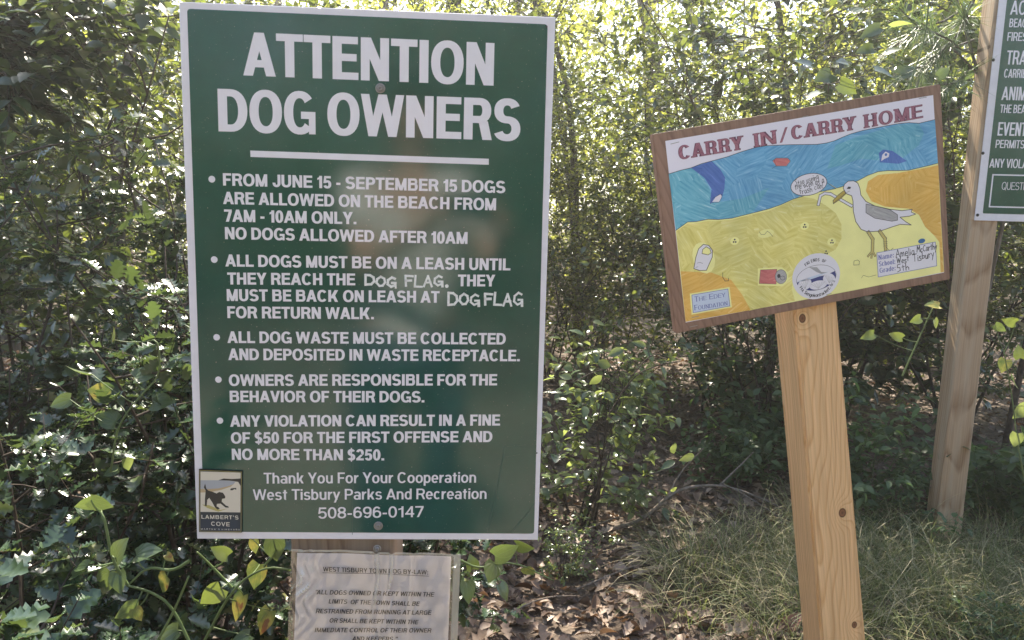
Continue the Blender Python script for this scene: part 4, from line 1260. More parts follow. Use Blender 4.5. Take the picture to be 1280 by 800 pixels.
K_SAND = crayon('olive sand crayon', (.58, .52, .13), (.73, .68, .26), 10, (.80, .78, .46))
K_ORANGE = crayon('orange sand crayon', (.62, .35, .06), (.73, .47, .13), 10, (.78, .60, .30))
K_INK = flat('fine black pen', (.05, .05, .06), .5, .3)
K_WHITE = flat('white sticker paper', (.68, .67, .74), .4, .4)
K_GREY = crayon('grey pencil', (.28, .28, .30), (.40, .40, .42), 20)
K_RED = crayon('red crayon', (.50, .12, .13), (.60, .20, .20), 12)
K_BEAK = flat('mustard pencil', (.44, .33, .08), .5, .3, .1, 200)
K_LEG = flat('straw pencil', (.52, .44, .16), .5, .3, .1, 200)
K_BLUE = flat('blue pencil', (.04, .14, .32), .5, .3)
K_TITLE = crayon('plum crayon', (.25, .08, .13), (.36, .15, .21), 20)
K_TOUT = flat('dark plum outline', (.13, .05, .09), .5, .3)
K_SERIF = flat('slate blue print', (.16, .18, .42), .5, .3)
K_LABEL = flat('pale blue label', (.50, .58, .72), .45, .3)
K_NAVY = flat('navy print', (.05, .06, .2), .45, .3)

def z4(x, y): return b(800 + x / 2.3537, 90 + y / 2.3537)
def Z(pts): return [z4(*p) for p in pts]
PX4 = np.linalg.norm(z4(501, 300) - z4(500, 300))
poster = Sheet(.0004)
poster.poly(Z([(74, 203), (862, 68), (894, 590), (134, 737)]))
poster = poster.done('poster', board, K_PAPER)
sea_top = [(84, 300), (120, 289), (150, 282), (180, 270), (210, 262), (255, 250), (300, 234), (340, 222), (370, 217), (440, 214), (520, 213), (548, 209), (570, 203),
           (595, 192), (620, 182), (655, 172), (690, 165), (725, 158), (760, 152), (790, 149), (820, 151), (867, 140)]
sea_bot = [(876, 268), (850, 275), (820, 282), (790, 289), (760, 290), (728, 290), (700, 293), (670, 304), (640, 320), (610, 332), (575, 343), (530, 352), (490, 362),
           (450, 374), (415, 390), (380, 402), (330, 415), (270, 430), (230, 434), (200, 433), (165, 440), (140, 441), (105, 466)]
sh = Sheet(.0005)
sh.poly(Z(sea_top + sea_bot), 0)
sh.poly(Z([(84, 300), (150, 282), (185, 310), (205, 345), (215, 385), (300, 372), (380, 340), (330, 415), (270, 428), (200, 432), (140, 440), (105, 465)]), 1, 2e-5)
sh.poly(Z([(575, 215), (640, 190), (760, 155), (820, 152), (835, 180), (820, 215), (770, 255), (720, 262), (650, 255), (590, 275), (550, 285)]), 1, 2e-5)
sh.poly(Z([(150, 282), (210, 262), (235, 285), (250, 310), (248, 345), (240, 372), (205, 388), (210, 345), (190, 312)]), 2, 4e-5)
sh.poly(Z([(702, 238), (715, 228), (742, 232), (785, 262), (760, 270), (705, 266)]), 2, 4e-5)
sh.poly(Z([(212, 382), (222, 368), (236, 360), (241, 366), (232, 382)]), 3, 6e-5)
sh.poly(Z([(709, 262), (712, 244), (722, 234), (733, 240), (731, 250), (718, 256)]), 3, 6e-5)
sh.disc(z4(723, 243), PX4 * 4, PX4 * 4, 2, 7e-5, 10)
sh.line(Z(sea_top), .0009, 4, 8e-5); sh.line(Z(sea_bot), .0009, 4, 8e-5)
sh.line(Z([(207, 388), (213, 372), (236, 359), (241, 360), (239, 372), (232, 383), (212, 384)]), .0005, 4, 9e-5)
sh.poly(Z([(390, 262), (400, 254), (434, 254), (441, 262), (430, 276), (400, 276)]), 5, 6e-5)
sh.line(Z([(388, 262), (400, 253), (436, 253), (442, 262), (431, 277), (399, 277), (388, 284)]), .0005, 4, 9e-5)
sh.line(Z([(400, 277), (394, 258)]), .0005, 4, 9e-5)
sh.done('drawn_sea', poster, [K_SEA, K_TEAL, K_DEEP, K_WHITE, K_INK, K_RED])
sh = Sheet(.00055)
edge_r = [(880, 330), (884, 420), (890, 520), (894, 588)]
sh.poly(Z([(p[0], p[1]) for p in sea_bot[::-1]] + edge_r + [(640, 640), (400, 686), (134, 735), (118, 590)]), 0)
sh.poly(Z([(105, 470), (140, 446), (165, 445), (200, 438), (230, 438), (270, 434), (330, 419), (380, 408), (430, 386), (470, 366), (510, 372), (545, 392), (575, 415),
           (592, 448), (592, 490), (575, 522), (540, 540), (500, 548), (470, 562), (452, 590), (446, 640), (455, 672), (320, 702), (300, 655), (268, 612), (210, 590), (119, 586)]), 1, 2e-5)
sh.poly(Z([(119, 586), (210, 590), (268, 612), (300, 655), (325, 700), (134, 735)]), 2, 4e-5)
sh.poly(Z([(877, 274), (820, 286), (760, 297), (700, 303), (670, 322), (664, 350), (680, 380), (720, 396), (790, 402), (820, 420), (838, 455), (866, 482), (880, 500),
           (884, 590), (893, 588), (888, 500), (882, 400)]), 2, 4e-5)
def patch(c, rx, ry, rot=0): sh.disc(z4(*c), rx * PX4, ry * PX4, 0, 6e-5, 14, rot)
for c in ((278, 497), (484, 453), (563, 499)): patch(c, 13, 11)
patch((370, 475), 24, 12)
for (x, y) in ((278, 497), (484, 453), (564, 499), (547, 531)):
    for dx, dy in ((-3, 3), (3, 3), (0, -4)): sh.disc(z4(x + dx, y + dy), 2.6 * PX4, None, 3, 7e-5, 8)
sh.line(Z([(350, 470), (356, 478), (366, 478), (374, 468), (382, 474), (390, 484)]), .0005, 3, 8e-5)
sh.line(Z([(651, 606), (656, 598), (672, 603), (694, 597)]), .0005, 3, 8e-5)
sh.line(Z([(243, 590), (243, 604), (250, 615), (260, 614), (260, 606)]), .0008, 3, 8e-5)
sh.line(Z([(628, 568), (629, 556), (640, 553), (645, 557), (644, 567), (628, 568)]), .0006, 3, 8e-5)
sh.disc(z4(828, 497), 11 * PX4, 7 * PX4, 4, 8e-5, 14)
# hoop-handled bag
patch((187, 547), 31, 46, .25)
bag = [(158, 578), (164, 545), (172, 520), (186, 507), (202, 510), (213, 525), (212, 545), (203, 565), (195, 583), (175, 584)]
sh.poly(Z(bag), 5, 7e-5); sh.line(Z(bag), .0010, 3, 9e-5, True)
hole = [(182, 534), (184, 522), (194, 514), (205, 520), (209, 532), (200, 538)]
sh.poly(Z(hole), 0, 8e-5); sh.line(Z(hole), .0009, 3, 9e-5, True)
sh.line(Z([(168, 562), (176, 560), (184, 563)]), .0005, 3, 9e-5); sh.line(Z([(163, 575), (170, 573)]), .0005, 3, 9e-5)
# red can
sh.poly(Z([(346, 578), (418, 574), (436, 590), (436, 612), (420, 630), (346, 628)]), 0, 6e-5)
sh.poly(Z([(354, 582), (402, 580), (400, 624), (350, 622)]), 6, 8e-5); sh.line(Z([(354, 582), (402, 580), (400, 624), (350, 622)]), .0005, 3, 9e-5, True)
sh.disc(z4(414, 602), 17 * PX4, 21 * PX4, 7, 10e-5, 18); sh.line([z4(414 + 17 * math.cos(q), 602 + 21 * math.sin(q)) for q in np.linspace(0, 6.28, 18)], .0005, 3, 12e-5)
sh.disc(z4(408, 600), 5 * PX4, 6 * PX4, 3, 12e-5, 10); sh.line([z4(419 + 7 * math.cos(q), 606 + 6 * math.sin(q)) for q in np.linspace(0, 6.28, 10)], .0006, 3, 12e-5)
sh.done('drawn_sand', poster, [K_PALE, K_SAND, K_ORANGE, K_INK, K_BLUE, K_WHITE, K_RED, K_GREY])
# gull with a straw
sh = Sheet(.0007)
sh.poly(Z([(556, 328), (578, 342), (640, 330), (660, 318), (655, 345), (640, 360), (600, 362)]), 5, -2e-5)
body = [(597, 342), (601, 330), (612, 321), (628, 320), (640, 327), (646, 342), (649, 362), (664, 381), (690, 394), (735, 404), (770, 408), (800, 404), (797, 412), (810, 418),
        (792, 424), (764, 427), (780, 440), (797, 450), (765, 448), (740, 456), (705, 468), (668, 470), (650, 463), (634, 440), (627, 410), (626, 380), (622, 364), (606, 358)]
sh.poly(Z(body), 0); sh.line(Z(body), .0010, 1, 3e-5, True)
wing = [(664, 388), (690, 394), (735, 405), (757, 420), (757, 436), (740, 439), (690, 430), (664, 414)]
sh.poly(Z(wing), 2, 2e-5); sh.line(Z(wing), .0008, 1, 4e-5, True)
beak = [(600, 348), (605, 358), (588, 374), (568, 388), (567, 378), (582, 362)]
straw = [(524, 390), (530, 364), (543, 357), (560, 359), (622, 394)]
sh.line(Z(straw), 9 * PX4, 1, 4e-5); sh.line(Z(straw), 6 * PX4, 0, 7e-5)
sh.poly(Z(beak), 3, 9e-5); sh.line(Z(beak), .0008, 1, 11e-5, True)
sh.line(Z([(569, 385), (606, 355), (616, 350)]), .0005, 1, 12e-5)
sh.poly(Z([(607, 344), (612, 337), (620, 338), (618, 344)]), 1, 5e-5)
for lg in ([(671, 471), (684, 492), (683, 530)], [(704, 468), (720, 490), (722, 522)]):
    sh.line(Z(lg), 10 * PX4, 1, 1e-5); sh.line(Z(lg), 7 * PX4, 4, 3e-5)
for dx, dy in ((-13, 12), (-3, 16), (8, 11)):
    sh.line(Z([(683, 526), (683 + dx, 530 + dy)]), 6 * PX4, 1, 1e-5); sh.line(Z([(683, 526), (683 + dx, 530 + dy)]), 3.6 * PX4, 4, 3e-5)
for dy in (500, 506, 512): sh.line(Z([(715, dy), (727, dy - 1)]), .0005, 1, 5e-5)
sh.line(Z([(722, 514), (734, 526), (744, 518)]), .0006, 1, 5e-5)
sh.done('drawn_gull', poster, [K_WHITE, K_INK, K_GREY, K_BEAK, K_LEG, K_PALE])
# title
sh = Sheet(.0006)
upB = b(1000, 100) - b(1003, 122); upB = unit(upB)
TH = np.linalg.norm(z4(117, 258) - z4(112, 221))
sh2 = Sheet(.00066)
for (x0, y0, x1, y1, bd) in ((115, 258, 303, 227, 'CARRY'), (338, 221, 401, 210, 'IN'), (411, 208, 438, 202, '/'), (446, 199, 634, 169, 'CARRY'), (661, 165, 832, 134, 'HOME')):
    for S_, ss, tt, gr in ((sh, .33, .15, .0), (sh2, .25, .085, .0)):
        p0, p1 = z4(x0, y0), z4(x1, y1)
        dd = unit(p1 - p0); upv = np.array([-dd[1], dd[0]])
        if S_ is sh: text(S_, p0 - dd * .0004 - upv * .0004, p1 + dd * .0004 - upv * .0004, upv, bd, TH * 1.06 + .0008, ss, tt, serif=.085 if bd != '/' else 0, tight=.9)
        else: text(S_, p0 + dd * .0004, p1 - dd * .0004, upv, bd, TH * 1.06, ss, tt, serif=.075 if bd != '/' else 0, tight=.9)
sh.done('title_outline', poster, K_TOUT); sh2.done('title', poster, K_TITLE)
# speech bubble
sh = Sheet(.0008)
el = [z4(496 + 53 * math.cos(q) * 1.0, 331 + 32 * math.sin(q) - 8 * math.cos(q)) for q in np.linspace(0, 2 * math.pi, 30)[:-1]]
sh.poly(el, 0); sh.line(el, .0009, 1, 2e-5, True); sh.line(Z([(549, 326), (577, 343)]), .0006, 1, 2e-5)
for (x0, y0, x1, y1, bd, sd_) in ((457, 336, 525, 316, 'Stop useing', 1), (456, 347, 541, 326, 'the ocen as a', 2), (470, 361, 538, 341, 'trash can!', 3)):
    p0, p1 = z4(x0, y0), z4(x1, y1); dd = unit(p1 - p0)
    pen(sh, p0, p1, np.array([-dd[1], dd[0]]), bd, 17 * PX4, 1.5 * PX4, 1, sd_)
sh.done('speech_bubble', poster, [K_WHITE, K_INK])
# foundation label
sh = Sheet(.0008)
lb = [(152, 656), (258, 638), (264, 688), (156, 708)]
sh.poly(Z([(146, 652), (263, 632), (270, 692), (151, 714)]), 2, -3e-5)
sh.poly(Z(lb), 0); sh.line(Z(lb), .0009, 1, 1e-5, True)
for (x0, y0, x1, y1, bd, hh) in ((160, 676, 251, 661, 'THE EDEY', 15), (160, 701, 257, 686, 'FOUNDATION', 15)):
    p0, p1 = z4(x0, y0), z4(x1, y1); dd = unit(p1 - p0)
    text(sh, p0, p1, np.array([-dd[1], dd[0]]), bd, hh * PX4, .17, .09, 1, serif=.07, caps2=.78)
sh.done('foundation_label', poster, [K_LABEL, K_SERIF, K_PALE])
# name label
sh = Sheet(.0008)
lb = [(696, 532), (868, 500), (872, 570), (700, 603)]
sh.poly(Z(lb), 0); sh.line(Z(lb), .0009, 1, 1e-5, True)
for (x0, y0, x1, y1, bd) in ((701, 553, 746, 545, 'Name:'), (702, 572, 750, 564, 'School:'), (704, 591, 751, 583, 'Grade:')):
    p0, p1 = z4(x0, y0), z4(x1, y1); dd = unit(p1 - p0)
    text(sh, p0, p1, np.array([-dd[1], dd[0]]), bd, 14 * PX4, .2, .1, 1, serif=.05)
for (x0, y0, x1, y1, bd, hh, sd_) in ((752, 546, 806, 537, 'Amelia', 19, 1), (814, 530, 872, 521, 'McCarthy', 17, 2), (755, 564, 790, 558, 'West', 17, 3), (803, 557, 864, 543, 'Tisbury', 19, 4),
                                      (756, 588, 790, 580, '5th', 19, 5)):
    p0, p1 = z4(x0, y0), z4(x1, y1); dd = unit(p1 - p0)
    pen(sh, p0, p1, np.array([-dd[1], dd[0]]), bd, hh * 1.1 * PX4, 2.1 * PX4, 2, sd_)
sh.done('name_label', poster, [K_WHITE, K_SERIF, K_INK])
# round society sticker with waves and shells
sh = Sheet(.0008)
dB = unit(z4(560, 590) - z4(480, 604)); uB = np.array([-dB[1], dB[0]])
cC = z4(518, 605)
def st(u, v): return cC + (dB * u + uB * v) * PX4
sh.poly([st(72 * math.cos(q), 4 + 66 * math.sin(q)) for q in np.linspace(0, 6.2, 34)], 0)
sh.poly([st(u, v) for u, v in [(60 * math.cos(q), 36 * math.sin(q)) for q in np.linspace(math.pi + .1, 2 * math.pi - .1, 16)] + [(57, 10), (30, 3), (0, 2), (-30, 1), (-58, -4)]], 1, 2e-5)
sh.line([st(60 * math.cos(q), 36 * math.sin(q)) for q in np.linspace(0, 2 * math.pi, 34)], .0005, 2, 3e-5)
for (u, v, rx, ry, ro) in ((-36, -13, 21, 17, .3), (4, -22, 27, 13, 0), (38, -10, 19, 16, -.5)):
    c = st(u, v)
    rot = math.atan2(dB[1], dB[0]) + ro
    sh.disc(c, rx * PX4, ry * PX4, 0, 4e-5, 18, rot)
    for q in np.linspace(-1, 1, 6):
        sh.line([c - np.array([0, ry * .8 * PX4]), c + np.array([math.cos(rot), math.sin(rot)]) * q * rx * .8 * PX4 + np.array([0, ry * .55 * PX4])], .0004, 3, 6e-5)
sh.poly([st(u, v) for u, v in ((-20, 34), (4, 30), (16, 14), (34, 10), (16, 8), (2, 16))], 3, 5e-5)
sh.poly([st(u, v) for u, v in ((-58, -2), (-30, 3), (4, 8), (40, 12), (8, 2), (-30, -4))], 4, 4e-5)
def arc_text(body, r, a0, a1, h, flip):
    n = len(body)
    for k, ch in enumerate(body):
        if ch == ' ': continue
        an = math.radians(a0 + (a1 - a0) * (k + .5) / n)
        out = dB * math.cos(an) + uB * math.sin(an)
        tn = np.array([out[1], -out[0]]) if not flip else np.array([-out[1], out[0]])
        uu = out if not flip else -out
        p = cC + out * r * PX4 * (1, 1)[0]
        wd = .62 * h * PX4
        text(sh, p - tn * wd / 2, p + tn * wd / 2, uu, ch, h * PX4, .2, .14, 2)
arc_text('FRIENDS OF', 47, 128, 52, 9, False)
arc_text('www.Sengekontacket.org', 56, 197, 343, 10, True)
sh.done('society_sticker', poster, [K_WHITE, K_NAVY, K_INK, K_GREY, K_LABEL])
# staples
for (x0, y0, x1, y1) in ((90, 212, 114, 206), (820, 78, 842, 74), (152, 722, 172, 718), (548, 655, 562, 651), (478, 132, 494, 129), (146, 750, 168, 745)):
    sh = Sheet(.0009); sh.line([z4(x0, y0), z4(x1, y1)], .0009); sh.done('staple', board, M_STEEL)

# new pine post under the drawing
def plz(px, py, y): return b(px, py, y)
KN = [tuple(b(px_, py_, .0165)) + (kr_,) for px_, py_, kr_ in ((1003, 398, .0062), (1053, 641, .0072), (1068, 781, .0055))]
M_PINE = wood_mat('new pine', (0.71, 0.475, 0.265), (0.59, 0.35, 0.165), KN, 52, (b(1022, 500, .0165)[0], .075), -.03, .5, zs=.035, wob=.6)
fx0 = b(993, 392, .016)[0]; fx1 = b(1047.5, 382, .016)[0]
gx0_, gx1_ = b(1027, 800, .016)[0], b(1083, 800, .016)[0]
zb = b(1045, 800, .016)[1]
ppost = thing('wooden_post', 'new pale pine post with knots, leaning under the beach drawing', 'post', PB.C, None, PB.M)
# long enough to stand in the ground
dn = PB.M @ np.array([0, 0, -1.0]); top_w = PB.C
kk = (top_w[2] + .05) / -dn[2]
zlow = -kk
def lerp(z): f = (z - b(1020, 390, .016)[1]) / (zb - b(1020, 390, .016)[1]); return fx0 + (gx0_ - fx0) * f, fx1 + (gx1_ - fx1) * f
xt0, xt1 = lerp(.10); xl0, xl1 = lerp(zlow)
dep = (fx1 - fx0) * 1.0
bm = bmesh.new()
N_ = 8
rows = []
for k in range(N_ + 1):
    z = .10 + (zlow - .10) * k / N_
    x0, x1 = lerp(z)
    rows.append([bm.verts.new((x0, .0165, z)), bm.verts.new((x1, .0165, z)), bm.verts.new((x1, .0165 + dep, z)), bm.verts.new((x0, .0165 + dep, z))])
for k in range(N_):
    for q in range(4): bm.faces.new([rows[k][q], rows[k][(q + 1) % 4], rows[k + 1][(q + 1) % 4], rows[k + 1][q]])
bm.faces.new(rows[0][::-1]); bm.faces.new(rows[-1])
bmesh.ops.recalc_face_normals(bm, faces=bm.faces[:])
vert = [e for e in bm.edges if abs(e.verts[0].co.z - e.verts[1].co.z) > .05]
bmesh.ops.bevel(bm, geom=vert, offset=.0045, segments=3, affect='EDGES')
me = bpy.data.meshes.new('pine_timber'); bm.to_mesh(me); bm.free()
link('timber', me, ppost, M_PINE)

# ------------------------------------------------------------------ weathered post and the second green sign at the right edge
yw = R(4)
D0 = 2.60
MC = np.array([[math.cos(yw), math.sin(yw), 0], [-math.sin(yw), math.cos(yw), 0], [0, 0, 1.0]])
PC = Plane(at(1230, 150, D0), MC)
c = PC.loc
M_GREYPOST = wood_mat('weathered pine post', (0.44, 0.31, 0.20), (0.28, 0.175, 0.10), ((c(1235, 58)[0], c(1235, 58)[1], .010),), 20, (.03, .14), .012, .75, .7, (0.46, .37, .27))
rpost = thing('post', 'weathered pine post at right carrying the second green sign', 'post', PC.C, None, PC.M)
cx0 = c(1211, 300)[0]; cx1 = c(1245, 300)[0]
zg = -.15 - PC.C[2]
link('timber', box_mesh('timber', cx0, cx1, .0, cx1 - cx0, zg, .9, .006), rpost, M_GREYPOST)
q0, q1 = c(1206, 240), c(1217, 275)
sign2 = thing('rules_sign', 'green beach rules sign with white border cut off by the right edge', 'sign', PC.C, None, PC.M)
sx0, sz0 = c(1218, 275.5, -.006)
SW, SH_ = .60, 1.02
link('panel', box_mesh('panel', sx0, sx0 + SW, -.006, -.003, sz0, sz0 + SH_, .0008, 1), sign2, M_WHITE)
link('cleat', box_mesh('cleat', sx0 - .012, sx0 + .10, -.0028, -.0002, c(1207, 275)[1], c(1207, 239)[1], .0005, 1), rpost, M_GREYPOST)
bw = c(1228, 270, -.0065)[0] - sx0
sh = Sheet(.0065); sh.poly(rounded([np.array(p) for p in ((sx0 + bw, sz0 + SH_ - bw), (sx0 + SW - bw, sz0 + SH_ - bw), (sx0 + SW - bw, sz0 + bw), (sx0 + bw, sz0 + bw))])); sh.done('green_field', sign2, M_GREEN)
sh = Sheet(.0068)
def z8(x, y): return c(1200 + x / 2.857, y / 2.857, -.0068)
for (x, ytop, ybase, bd, ext) in ((178, 2, 52, 'ACCESS', .142), (175, 66, 97, 'BEACH', .066), (168, 115, 146, 'FIRES', .060), (164, 180, 230, 'TRASH', .103), (156, 246, 277, 'CARRIED', .081),
                                  (147, 309, 357, 'ANIMALS', .136), (142, 373, 403, 'THE BEACH', .106), (133, 436, 484, 'EVENTS', .109), (126, 499, 528, 'PERMITS', .091),
                                  (104, 566, 598, 'ANY VIOLATION', .171), (148, 650, 677, 'QUESTIONS', .115)):
    p = z8(x, ybase); hh = z8(x, ytop)[1] - p[1]
    bold = bd not in ('QUESTIONS',)
    text(sh, p, p + np.array([ext, 0]), UP, bd, hh, .125 if bold else .075, .12 if bold else .08, tight=.7)
fr = [z8(118, 624), z8(118, 624) + np.array([.42, 0]), np.array([z8(118, 624)[0] + .42, z8(108, 738)[1]]), np.array([z8(118, 624)[0], z8(108, 738)[1]])]
sh.line(fr, .0045, 0, 0, True)
sh.done('rules_text', sign2, M_LETTER)
for (x, y) in ((119, 214), (82, 547), (63, 768)):
    p = z8(x, y)
    A = Acc(); n = 12; an = np.arange(n) * 2 * math.pi / n
    V = np.concatenate([np.stack([p[0] + rr * np.cos(an), np.full(n, yy), p[1] + rr * np.sin(an)], 1) for rr, yy in ((.0052, -.0062), (.0045, -.0085), (.0015, -.0092))])
    F = [[q * n + k, q * n + (k + 1) % n, (q + 1) * n + (k + 1) % n, (q + 1) * n + k] for q in range(2) for k in range(n)]
    A.add(V, [np.array(F), np.arange(n)[None] + 2 * n])
    link('bolt', A.mesh('bolt', True), sign2, M_BLACK)
#LATE
# ------------------------------------------------------------------ greenbrier, pine sprig, fallen branch, single leaves
def img_dir(deg, toward=0.0):
    """direction lying across the line of sight, deg counter-clockwise, leaning to the reader by 'toward'"""
    r_ = math.radians(deg)
    return unit(CM[:, 0] * math.cos(r_) + CM[:, 1] * math.sin(r_) + CM[:, 2] * toward)

def vine(label, depth, stem_pts, leaves, rad=.0022, group=None, tmpl=T_HEART, seed=0, cat='vine', name='greenbrier_vine', stem_mat=None, shrink=1.0):
    """leaves: (px, py, degrees, length in px, kind g/y/b)"""
    rng = np.random.default_rng(seed)
    base = at(*stem_pts[0][0][:2], depth)
    t = thing(name, label, cat, base, group)
    A = Acc(); stem_p = []
    for line in stem_pts:
        P = np.array([at(p[0], p[1], depth + (p[2] if len(p) > 2 else 0) + rng.normal(0, .004)) for p in line]) - base
        # smooth the bends
        for _ in range(2):
            Q = [P[0]]
            for u, v in zip(P[:-1], P[1:]): Q += [u * .75 + v * .25, u * .25 + v * .75]
            P = np.array(Q + [P[-1]])
        tube(A, P, np.linspace(rad, rad * .6, len(P)), 6); stem_p.append(P)
    stem_p = np.concatenate(stem_p)
    for (px, py, deg, ln, kd) in leaves:
        dd = depth + rng.normal(0, .012)
        L = ln * .85 * shrink / FPX * dd
        D = img_dir(deg, rng.normal(.1, .3))
        N = unit(CM[:, 2] + np.array([0, 0, .6]) + rng.normal(0, .6, 3))
        B = Acc()
        p = at(px, py, dd) - base - D * L * .45
        cloud(B, tmpl, p[None], D[None], N[None], [L], wid=[rng.uniform(.8, 1.1)])
        # a side shoot from the nearest point of the stem carries the leaf
        near = stem_p[np.argmin(np.linalg.norm(stem_p - p, axis=1))]
        mid = (near + p) / 2 - np.array([0, 0, .10]) * np.linalg.norm(near - p) - D * L * .12
        qq = np.linspace(0, 1, 6)[:, None]
        tube(A, (1 - qq) ** 2 * near + 2 * qq * (1 - qq) * mid + qq ** 2 * p, np.linspace(rad * .5, .0007, 6), 5)
        lm = B.mesh('leaf', True)
        uv = lm.uv_layers.new(name='blade')
        vi = np.empty(len(lm.loops), np.int32); lm.loops.foreach_get('vertex_index', vi)
        tx = np.zeros((len(lm.vertices), 2), np.float32); nt_ = len(tmpl[0]); tx[:nt_] = tmpl[0][:, :2] + [0, .5]
        uv.data.foreach_set('uv', tx[vi].ravel())
        link('leaf', lm, t, {'g': M_BRIER, 'y': M_YELLOW, 'b': M_BRIGHT, 'd': M_SHRUB}[kd])
    link('stem', A.mesh('stem', True), t, stem_mat or M_GREENSTEM)
    return t

GV = 'greenbrier vines among the hollies'
vine('pale green vine with heart-shaped leaves winding up from the bottom left', .93,
     [[(240, 810), (215, 757), (190, 740), (160, 732)], [(160, 732), (140, 700), (131, 650), (127, 642)], [(238, 700), (215, 715), (185, 707), (160, 732)], [(190, 812), (215, 770), (236, 720)]],
     [(132, 728, 250, 40, 'g'), (148, 728, 290, 34, 'g'), (160, 764, 200, 36, 'g'), (108, 630, 200, 34, 'g'), (126, 630, 330, 34, 'g'), (184, 690, 20, 42, 'g'), (150, 686, 60, 40, 'g'),
      (204, 730, 240, 36, 'y'), (172, 768, 300, 22, 'y'), (212, 697, 330, 18, 'y'), (210, 795, 210, 40, 'g'), (100, 708, 190, 32, 'g'), (98, 715, 30, 30, 'g')], seed=1, group=GV)
vine('thin vine climbing beside the left border of the dog sign', 1.15,
     [[(138, 590), (140, 580), (145, 540), (160, 513), (180, 490), (200, 470), (199, 430), (192, 425)]],
     [(133, 523, 160, 36, 'g'), (75, 503, 195, 34, 'g'), (124, 490, 170, 36, 'y'), (182, 468, 20, 34, 'g'), (203, 502, 10, 38, 'g'), (142, 417, 70, 20, 'y'), (98, 464, 170, 34, 'g'), (160, 580, 280, 22, 'b'),
      (138, 590, 200, 24, 'g')], rad=.0018, seed=2, group=GV)
vine('vine with yellowing leaves just below the left end of the dog sign', 1.02,
     [[(250, 812), (290, 735), (330, 708), (362, 712)], [(290, 735), (262, 705), (246, 690)], [(330, 708), (345, 690)]],
     [(320, 720, 255, 40, 'y'), (298, 759, 250, 42, 'y'), (331, 777, 245, 40, 'y'), (344, 687, 280, 36, 'g'), (318, 683, 280, 22, 'y'), (264, 745, 220, 40, 'd'), (300, 800, 200, 34, 'g'), (275, 690, 150, 30, 'd')],
     seed=3, group=GV)
vine('green vine leaves hanging under the right half of the dog sign', 1.25,
     [[(575, 700), (600, 712), (640, 700), (690, 725)]],
     [(632, 690, 20, 40, 'g'), (655, 684, 350, 30, 'd'), (615, 715, 250, 32, 'g'), (590, 703, 100, 24, 'd'), (662, 715, 300, 26, 'y'), (585, 740, 280, 34, 'g'), (630, 740, 300, 30, 'd')], seed=4, group=GV)
vine('yellow-green vine leaves at the right edge beyond the weathered post', 2.0,
     [[(1290, 640), (1272, 560), (1266, 500), (1255, 440)]],
     [(1255, 457, 250, 26, 'y'), (1268, 478, 290, 28, 'b'), (1276, 515, 230, 34, 'b'), (1262, 402, 170, 24, 'd'), (1274, 440, 100, 26, 'd'), (1270, 550, 260, 28, 'b'), (1250, 410, 320, 22, 'g')], seed=5, shrink=.8)
vine('broad vine leaves just above the right end of the drawing board', 1.9,
     [[(1162, -12), (1157, 50), (1135, 110), (1128, 170)]],
     [(1126, 30, 10, 32, 'b'), (1088, 40, 200, 34, 'd'), (1118, 62, 20, 24, 'd'), (1082, 62, 190, 30, 'd'), (1105, 90, 340, 34, 'd'), (1135, 88, 30, 34, 'd'), (1055, 78, 170, 32, 'd'), (1030, 96, 200, 34, 'd'),
      (1060, 110, 330, 34, 'd'), (1005, 78, 160, 30, 'd'), (1018, 118, 200, 30, 'd'), (1150, 140, 60, 30, 'd'), (1180, 90, 40, 26, 'g'), (1072, 12, 30, 24, 'g')], seed=6, shrink=.85)
vine('lone yellow-green leaf spray just under the right end of the drawing board', 1.9,
     [[(1128, 470), (1150, 420), (1166, 385)]],
     [(1166, 381, 170, 30, 'y'), (1145, 400, 200, 26, 'd'), (1120, 420, 160, 28, 'd'), (1170, 405, 300, 24, 'd'), (1085, 420, 200, 30, 'd')], seed=7, shrink=.7)
vine('spray of fresh green leaves sticking out left of the drawing board post', 2.3,
     [[(760, 520), (790, 470), (825, 455), (850, 452)], [(790, 470), (815, 440), (838, 448)]],
     [(838, 450, 80, 24, 'b'), (812, 445, 120, 24, 'b'), (800, 430, 160, 24, 'b'), (770, 440, 200, 26, 'b'), (830, 465, 300, 22, 'b'), (755, 455, 160, 26, 'b'), (722, 415, 150, 24, 'b'), (745, 475, 220, 26, 'b'),
      (860, 572, 200, 26, 'b'), (842, 560, 100, 24, 'b'), (836, 580, 200, 26, 'b')], tmpl=T_OVATE, seed=8, name='leaf_spray', cat='shoot', stem_mat=M_TWIG)

